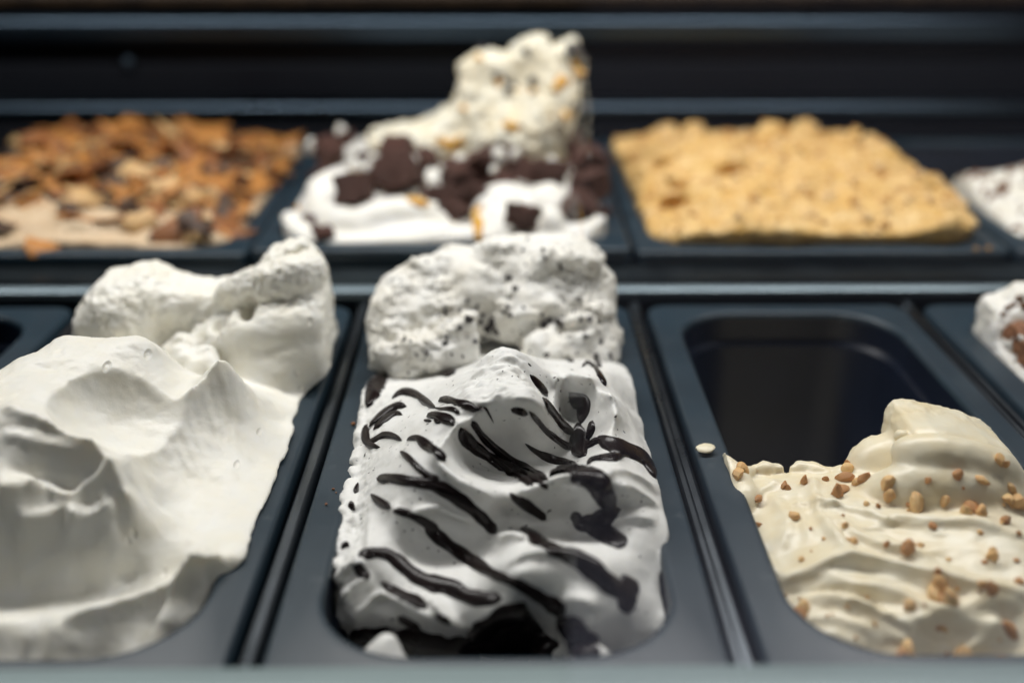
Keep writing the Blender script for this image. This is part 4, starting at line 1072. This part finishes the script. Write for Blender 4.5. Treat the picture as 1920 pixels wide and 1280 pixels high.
vol.slab(out, Yt - .026, Yt + .022, .010, .003, relief=[(*PY(960, 150, Yt)[[0, 2]], .006, .02), (*PY(950, 250, Yt)[[0, 2]], -.022, .03), (*PY(1030, 200, Yt)[[0, 2]], -.012, .025), (*PY(780, 260, Yt)[[0, 2]], -.018, .03)], slope=.15)
b_ = vol.mesh(); nb = vnormals(*b_); c_ = 0
for i in rng.permutation(len(b_[0])):
    r_ = random.choice((3, 3.5, 4, 5, 6)) * 1e-3; p, n_ = b_[0][i], nb[i]
    if n_[1] > .5: continue
    vol.blob(p - n_ * r_ * random.uniform(.2, .6), np.array([1.1, 1, .8]) * r_, .002); c_ += 1
    if c_ > 110: break
V, F = finish(vol, lambda V, n: 0.0022 * fbm(V * 130, 3), 1)
tower = tag(obj('gelato_spire', V, F, M_TOWER, origin=(cx, Yt, .04)), 'tall ragged spire of cream gelato rising from the brownie cubes', 'ice cream')
s_t = Surf(V, F)
am = [nugget_mesh('caramel_bit', 320 + k, .2, 2) for k in range(3)]; bm_ = [nugget_mesh('chocolate_bit', 330 + k, .3, 2) for k in range(3)]
for m_ in am: m_.materials.append(M_CARAMEL)
for m_ in bm_: m_.materials.append(M_COOKIE)
for u, v, r in ((840,272,18),(860,265,12),(825,265,10),(1055,152,15),(1045,165,12),(1085,135,14),(960,240,13),(950,235,9),(1060,215,11),(935,155,9),(1000,170,8),(900,110,8),(1078,120,10),(870,205,9)):
    h, n_ = s_t.hit(u, v)
    if h is not None: piece('caramel_bit', am[u % 3], h, np.array([1, 1, .8]) * r * Yt / FPX, tower)
for u, v, r in ((952,170,12),(962,160,9),(945,150,7),(998,148,10),(1000,160,8),(1078,98,20),(1088,112,16),(1070,88,10),(905,92,10),(925,88,8),(985,95,8),(930,145,9),(1080,200,10),(700,252,8),(660,262,14)):
    h, n_ = s_t.hit(u, v)
    if h is not None: piece('chocolate_bit', bm_[u % 3], h - n_ * .001, np.array([1, 1, .9]) * r * Yt / FPX, tower)

# ---- yellow gelato under crumble
cx, zr = BPX[2], BZ[2]
hf = Height(cx - 0.12, cx + 0.12, 0.63, 1.0, 0.0016, lean=.12)
hf.fit([(1300,468,22),(1400,470,22),(1500,470,22),(1260,440,24),(1230,400,26),(1300,430,30),(1400,430,32),(1480,425,33),(1520,405,33),(1600,415,33),(1700,425,31),(1800,430,30),(1590,395,38),(1780,395,38),(1700,360,44),(1600,350,45),(1500,360,42),
        (1400,370,44),(1300,370,40),(1220,360,32),(1230,300,42),(1290,264,56),(1350,268,55),(1400,280,50),(1490,268,54),(1550,280,50),(1640,272,53),(1680,290,48),(1740,340,44),(1800,400,42),(1530,463,24),(1620,467,23),(1720,468,23),(1800,467,23),(1180,320,24)],
       [(cx - .1, .965, 26), (cx, .965, 30), (cx + .1, .965, 26), (cx + .115, .8, 30), (cx - .115, .8, 24), (cx - .115, .9, 30)])
hf.blur(.002)
vol = Volume(cx - 0.122, cx + 0.122, 0.655, 0.985, zr - 0.04, zr + 0.06, 0.0019).height(hf)
for k in range(46):
    x, y = random.uniform(cx - .10, cx + .10), random.uniform(.69, .95)
    if x > cx + .01 and y < .72: continue
    r_ = random.uniform(.006, .013)
    vol.blob((x, y, hf.at(x, y) + random.uniform(-.5, .25) * r_), (r_ * random.uniform(.8, 1.6), r_, r_ * random.uniform(.5, .8)), .004, rot=[random.uniform(-.6, .6) for _ in range(3)], cut=(k % 4 == 0))
vol.clip(cx, BCY, 0.1115, BHY, 0.030, zr - 0.038, above=zr + .002, spill=.005)
def disp_y(V, n):
    smooth_face = np.clip((V[:, 0] - PZ(1510, 440, .03)[0]) / .01, 0, 1) * np.clip((.70 - V[:, 1]) / .01, 0, 1)
    return (0.0040 * fbm(V * 38, 3) + .0022 * fbm(V * 120, 3)) * (1 - .8 * smooth_face)
V, F = finish(vol, disp_y, 1)
yel = tag(obj('yellow_gelato', V, F, M_YEL, origin=(cx, BCY, zr - .038)), 'golden yellow gelato block coated with tan crumble', 'ice cream')
sy = Surf(V, F)
ym = [nugget_mesh('crumb', 340 + k, .35, 1) for k in range(6)]
for k, m_ in enumerate(ym): m_.materials.append(M_CRUMBY[k % 2])
scatter(sy, yel, 'crumb', ym, 280, (cx - .112, cx + .112, .668, .965), (.0022, .0055), sink=-.1, tilt=1.5)
stuff_bits(sy, yel, 'dark_fine_crumbs', M_CRUMBY[1], 1500, (cx - .112, cx + .112, .666, .968), (.0008, .0018))
stuff_bits(sy, yel, 'fine_crumbs', M_CRUMBY[0], 4000, (cx - .112, cx + .112, .666, .968), (.0006, .0016))

# ---- white gelato with brown flecks at the far end
cx, zr = BPX[3], BZ[3]
M_FLECK = gelato_mat('flecked_gelato', (0.76, 0.74, 0.68), sss=.2, rough=.5, fine=.4, specks=[(120, .24, (.16, .06, .025), .35), (60, .22, (.14, .05, .02), .25)])
hf = Height(cx - 0.12, cx + 0.12, 0.63, 1.0, 0.002)
hf.fit([], [(cx - .10, .70, 22), (cx - .107, .76, 30), (cx - .105, .80, 34), (cx - .07, .72, 40), (cx - .07, .76, 46), (cx - .06, .80, 40), (cx - .10, .84, 0), (cx - .06, .85, 4), (cx, .72, 46), (cx, .78, 60), (cx, .86, 10), (cx + .1, .7, 30), (cx + .1, .8, 50), (cx + .1, .95, -10), (cx - .1, .95, -20), (cx, .95, -15), (cx, .67, 24), (cx + .1, .67, 24)])
vol = Volume(cx - 0.12, cx + 0.12, 0.66, 0.98, zr - 0.04, zr + 0.07, 0.0022).height(hf).clip(cx, BCY, 0.1115, BHY, 0.030, zr - 0.038, above=zr)
V, F = finish(vol, lambda V, n: .002 * fbm(V * 60, 3) + .001 * fbm(V * 180, 2), 1)
flk = tag(obj('flecked_gelato', V, F, M_FLECK, origin=(cx, BCY, zr - .038)), 'white gelato mound with brown flecks beside the yellow crumble', 'ice cream')
sfk = Surf(V, F)
rm = [nugget_mesh('brown_fleck', 350 + k, .35, 1) for k in range(4)]
for m_ in rm: m_.materials.append(M_CAKE)
scatter(sfk, flk, 'brown_fleck', rm, 170, (cx - .11, cx - .04, .68, .86), (.002, .0048), sink=.1, tilt=1.5)

# ---- cream and crumb block in the last tub of the front row
cx = PANX[4]
hf = Height(cx - 0.07, cx + 0.07, 0.25, 0.64, 0.0016)
hf.fit([], [(cx - .06, .57, 4), (cx - .03, .57, 8), (cx, .575, 6), (cx + .05, .57, 4), (cx - .063, .52, 2), (cx - .03, .52, 14), (cx + .03, .52, 14), (cx - .063, .45, -2), (cx - .02, .45, 10), (cx + .05, .45, 8), (cx - .063, .36, -6), (cx, .36, 4), (cx + .05, .3, 0), (cx - .06, .3, -8), (cx, .59, 0), (cx - .05, .59, -2)])
vol = Volume(cx - 0.07, cx + 0.07, 0.27, 0.60, -0.05, 0.075, 0.0016).height(hf)
for u, v, y, r in ((1806,598,.562,13),(1835,600,.558,15),(1806,620,.552,10),(1830,645,.538,13),(1865,590,.565,14),(1900,590,.57,16),(1870,620,.55,12),(1905,575,.565,14),(1915,560,.56,10),(1900,600,.55,12),(1930,570,.56,14)):
    vol.blob(PY(u, v, y), np.array([1, .9, .85]) * r * 1e-3, .004)
vol.clip(cx, CYF, 0.0644, HYF, 0.036, -0.048, above=0.0)
V, F = finish(vol, lambda V, n: .0012 * fbm(V * 110, 3) + .0005 * fbm(V * 320, 2), 1)
crm = tag(obj('cream_gelato', V, F, M_WHITE, origin=(cx, CYF, -.048)), 'lumpy white cream gelato around a brown crumb block', 'ice cream')
scm = Surf(V, F)
vol = Volume(cx - 0.062, cx + 0.01, 0.47, 0.57, -0.01, 0.06, 0.0014)
for u, v, y, r in ((1878,640,.530,12),(1895,655,.522,12),(1872,665,.516,10),(1905,680,.515,10),(1870,650,.53,7),(1915,640,.53,12),(1895,690,.508,7),(1915,700,.505,8),(1858,660,.525,4),(1925,670,.515,12)):
    vol.blob(PY(u, v, y), np.array([1, 1, .9]) * r * 1e-3, .002)
V, F = finish(vol, lambda V, n: .0016 * fbm(V * 170, 3) + .0008 * fbm(V * 420, 2), 1)
obj('crumb_block', V, F, M_CAKE, crm)
ov = Surf(V, F)
for k in range(26):
    h, n_ = ov.hit(random.uniform(1850, 1920), random.uniform(630, 700))
    if h is not None: piece('cream_dab', dm[k % 3], h, np.array([1, 1, .6]) * random.uniform(.0012, .003), crm)
for u, v, r in ((1910,560,4),(1900,572,3),(1918,575,4),(1890,578,3),(1880,590,2.5)):
    h, n_ = scm.hit(u, v)
    if h is not None: piece('brown_fleck', rm[u % 4], h, r * .8e-3, crm)

# ---- loose bits lying about
SMEAR = (1.25, .9, .35)
def loose(name, me, u, v, z, r, label, cat, group=None):
    p = PZ(u, v, z); o = link(name, me, None, None, tuple(p + np.array([0, 0, r * .5]))); o.scale = (r, r * .9, r * .7) if name != 'gelato_smear' else tuple(r * q for q in SMEAR); o.rotation_euler[2] = random.uniform(0, 6)
    tag(o, label, cat, group)
loose('nut_crumb', ym[0], 1827, 523, .0062, .0030, 'tan crumb lying on the steel rail between the rows', 'crumb')
for u, v, r in ((1830, 470, .0024), (1852, 469, .0024)):
    loose('nut_crumb', ym[1], u, v, .0202, r, 'tan crumb on the pan rim beside the yellow crumble', 'crumb', 'crumbs on the wide pan rim')
cb = nugget_mesh('brown_crumb', 360, .4, 1); cb.materials.append(M_FLAKE[2])
for u, v, r, lab in ((662, 796, .0014, 'largest brown crumb on the rim beside the striped gelato'), (625, 918, .0008, 'small brown crumb on the rim next to a tinier one'), (612, 946, .0008, 'small brown crumb alone near the divider bar on the rim'), (630, 924, .0005, 'tiniest brown speck of crumb on the rim by the striped gelato')):
    loose('brown_crumb', cb, u, v, .0002, r, lab, 'crumb', 'crumbs on the striped gelato rim')
sm = nugget_mesh('gelato_smear', 370, .35, 2); sm.materials.append(M_NUT)
loose('gelato_smear', sm, 1322, 848, .0002, .0042, 'dab of cream gelato stuck on the rim by the emptied pan', 'ice cream')

# ------------------------------------------------------------------ customer's glass
def glass_mat(name, painted_haze):
    m = bpy.data.materials.new(name); m.use_nodes = True; nt = m.node_tree; nt.nodes.clear()
    out = N(nt, 'ShaderNodeOutputMaterial'); tr = N(nt, 'ShaderNodeBsdfTransparent'); tr.inputs[0].default_value = (0.985, 0.985, 0.985, 1)
    gl = N(nt, 'ShaderNodeBsdfGlossy'); gl.inputs['Roughness'].default_value = 0.02
    fr = N(nt, 'ShaderNodeFresnel'); fr.inputs[0].default_value = 1.2
    mx = N(nt, 'ShaderNodeMixShader'); nt.links.new(fr.outputs[0], mx.inputs[0]); nt.links.new(tr.outputs[0], mx.inputs[1]); nt.links.new(gl.outputs[0], mx.inputs[2])
    last = mx.outputs[0]
    if painted_haze:                                   # pale reflection haze painted into the glass, stronger towards the bottom
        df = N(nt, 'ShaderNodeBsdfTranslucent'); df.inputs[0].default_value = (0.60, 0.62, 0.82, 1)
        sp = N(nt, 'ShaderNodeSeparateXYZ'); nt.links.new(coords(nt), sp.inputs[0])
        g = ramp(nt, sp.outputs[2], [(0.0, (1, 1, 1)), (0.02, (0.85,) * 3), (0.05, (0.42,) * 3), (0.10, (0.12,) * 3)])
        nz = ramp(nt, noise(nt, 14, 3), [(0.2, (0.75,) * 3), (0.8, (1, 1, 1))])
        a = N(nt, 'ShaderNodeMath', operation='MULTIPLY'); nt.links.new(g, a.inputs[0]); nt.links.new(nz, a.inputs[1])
        b = N(nt, 'ShaderNodeMath', operation='MULTIPLY'); nt.links.new(a.outputs[0], b.inputs[0]); b.inputs[1].default_value = painted_haze
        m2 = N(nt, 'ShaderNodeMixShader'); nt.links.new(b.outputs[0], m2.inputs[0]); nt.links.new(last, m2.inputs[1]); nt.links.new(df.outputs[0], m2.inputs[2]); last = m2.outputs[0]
    nt.links.new(last, out.inputs[0]); return m
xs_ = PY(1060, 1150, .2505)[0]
for x0, x1, y0, painted_haze, lab in ((-.6, xs_, .2460, 0.0, 'clear front glass pane over the vanilla gelato side'), (xs_ + .0005, .6, 0.2460, 0.040, 'front glass pane with a pale painted reflection haze over the nut gelato side')):
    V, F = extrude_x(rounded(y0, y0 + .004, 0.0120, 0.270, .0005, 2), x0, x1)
    g = obj('front_glass_pane', V, F, glass_mat('front_glass', painted_haze), None, False, origin=((x0 + x1) / 2, y0, 0.0120))
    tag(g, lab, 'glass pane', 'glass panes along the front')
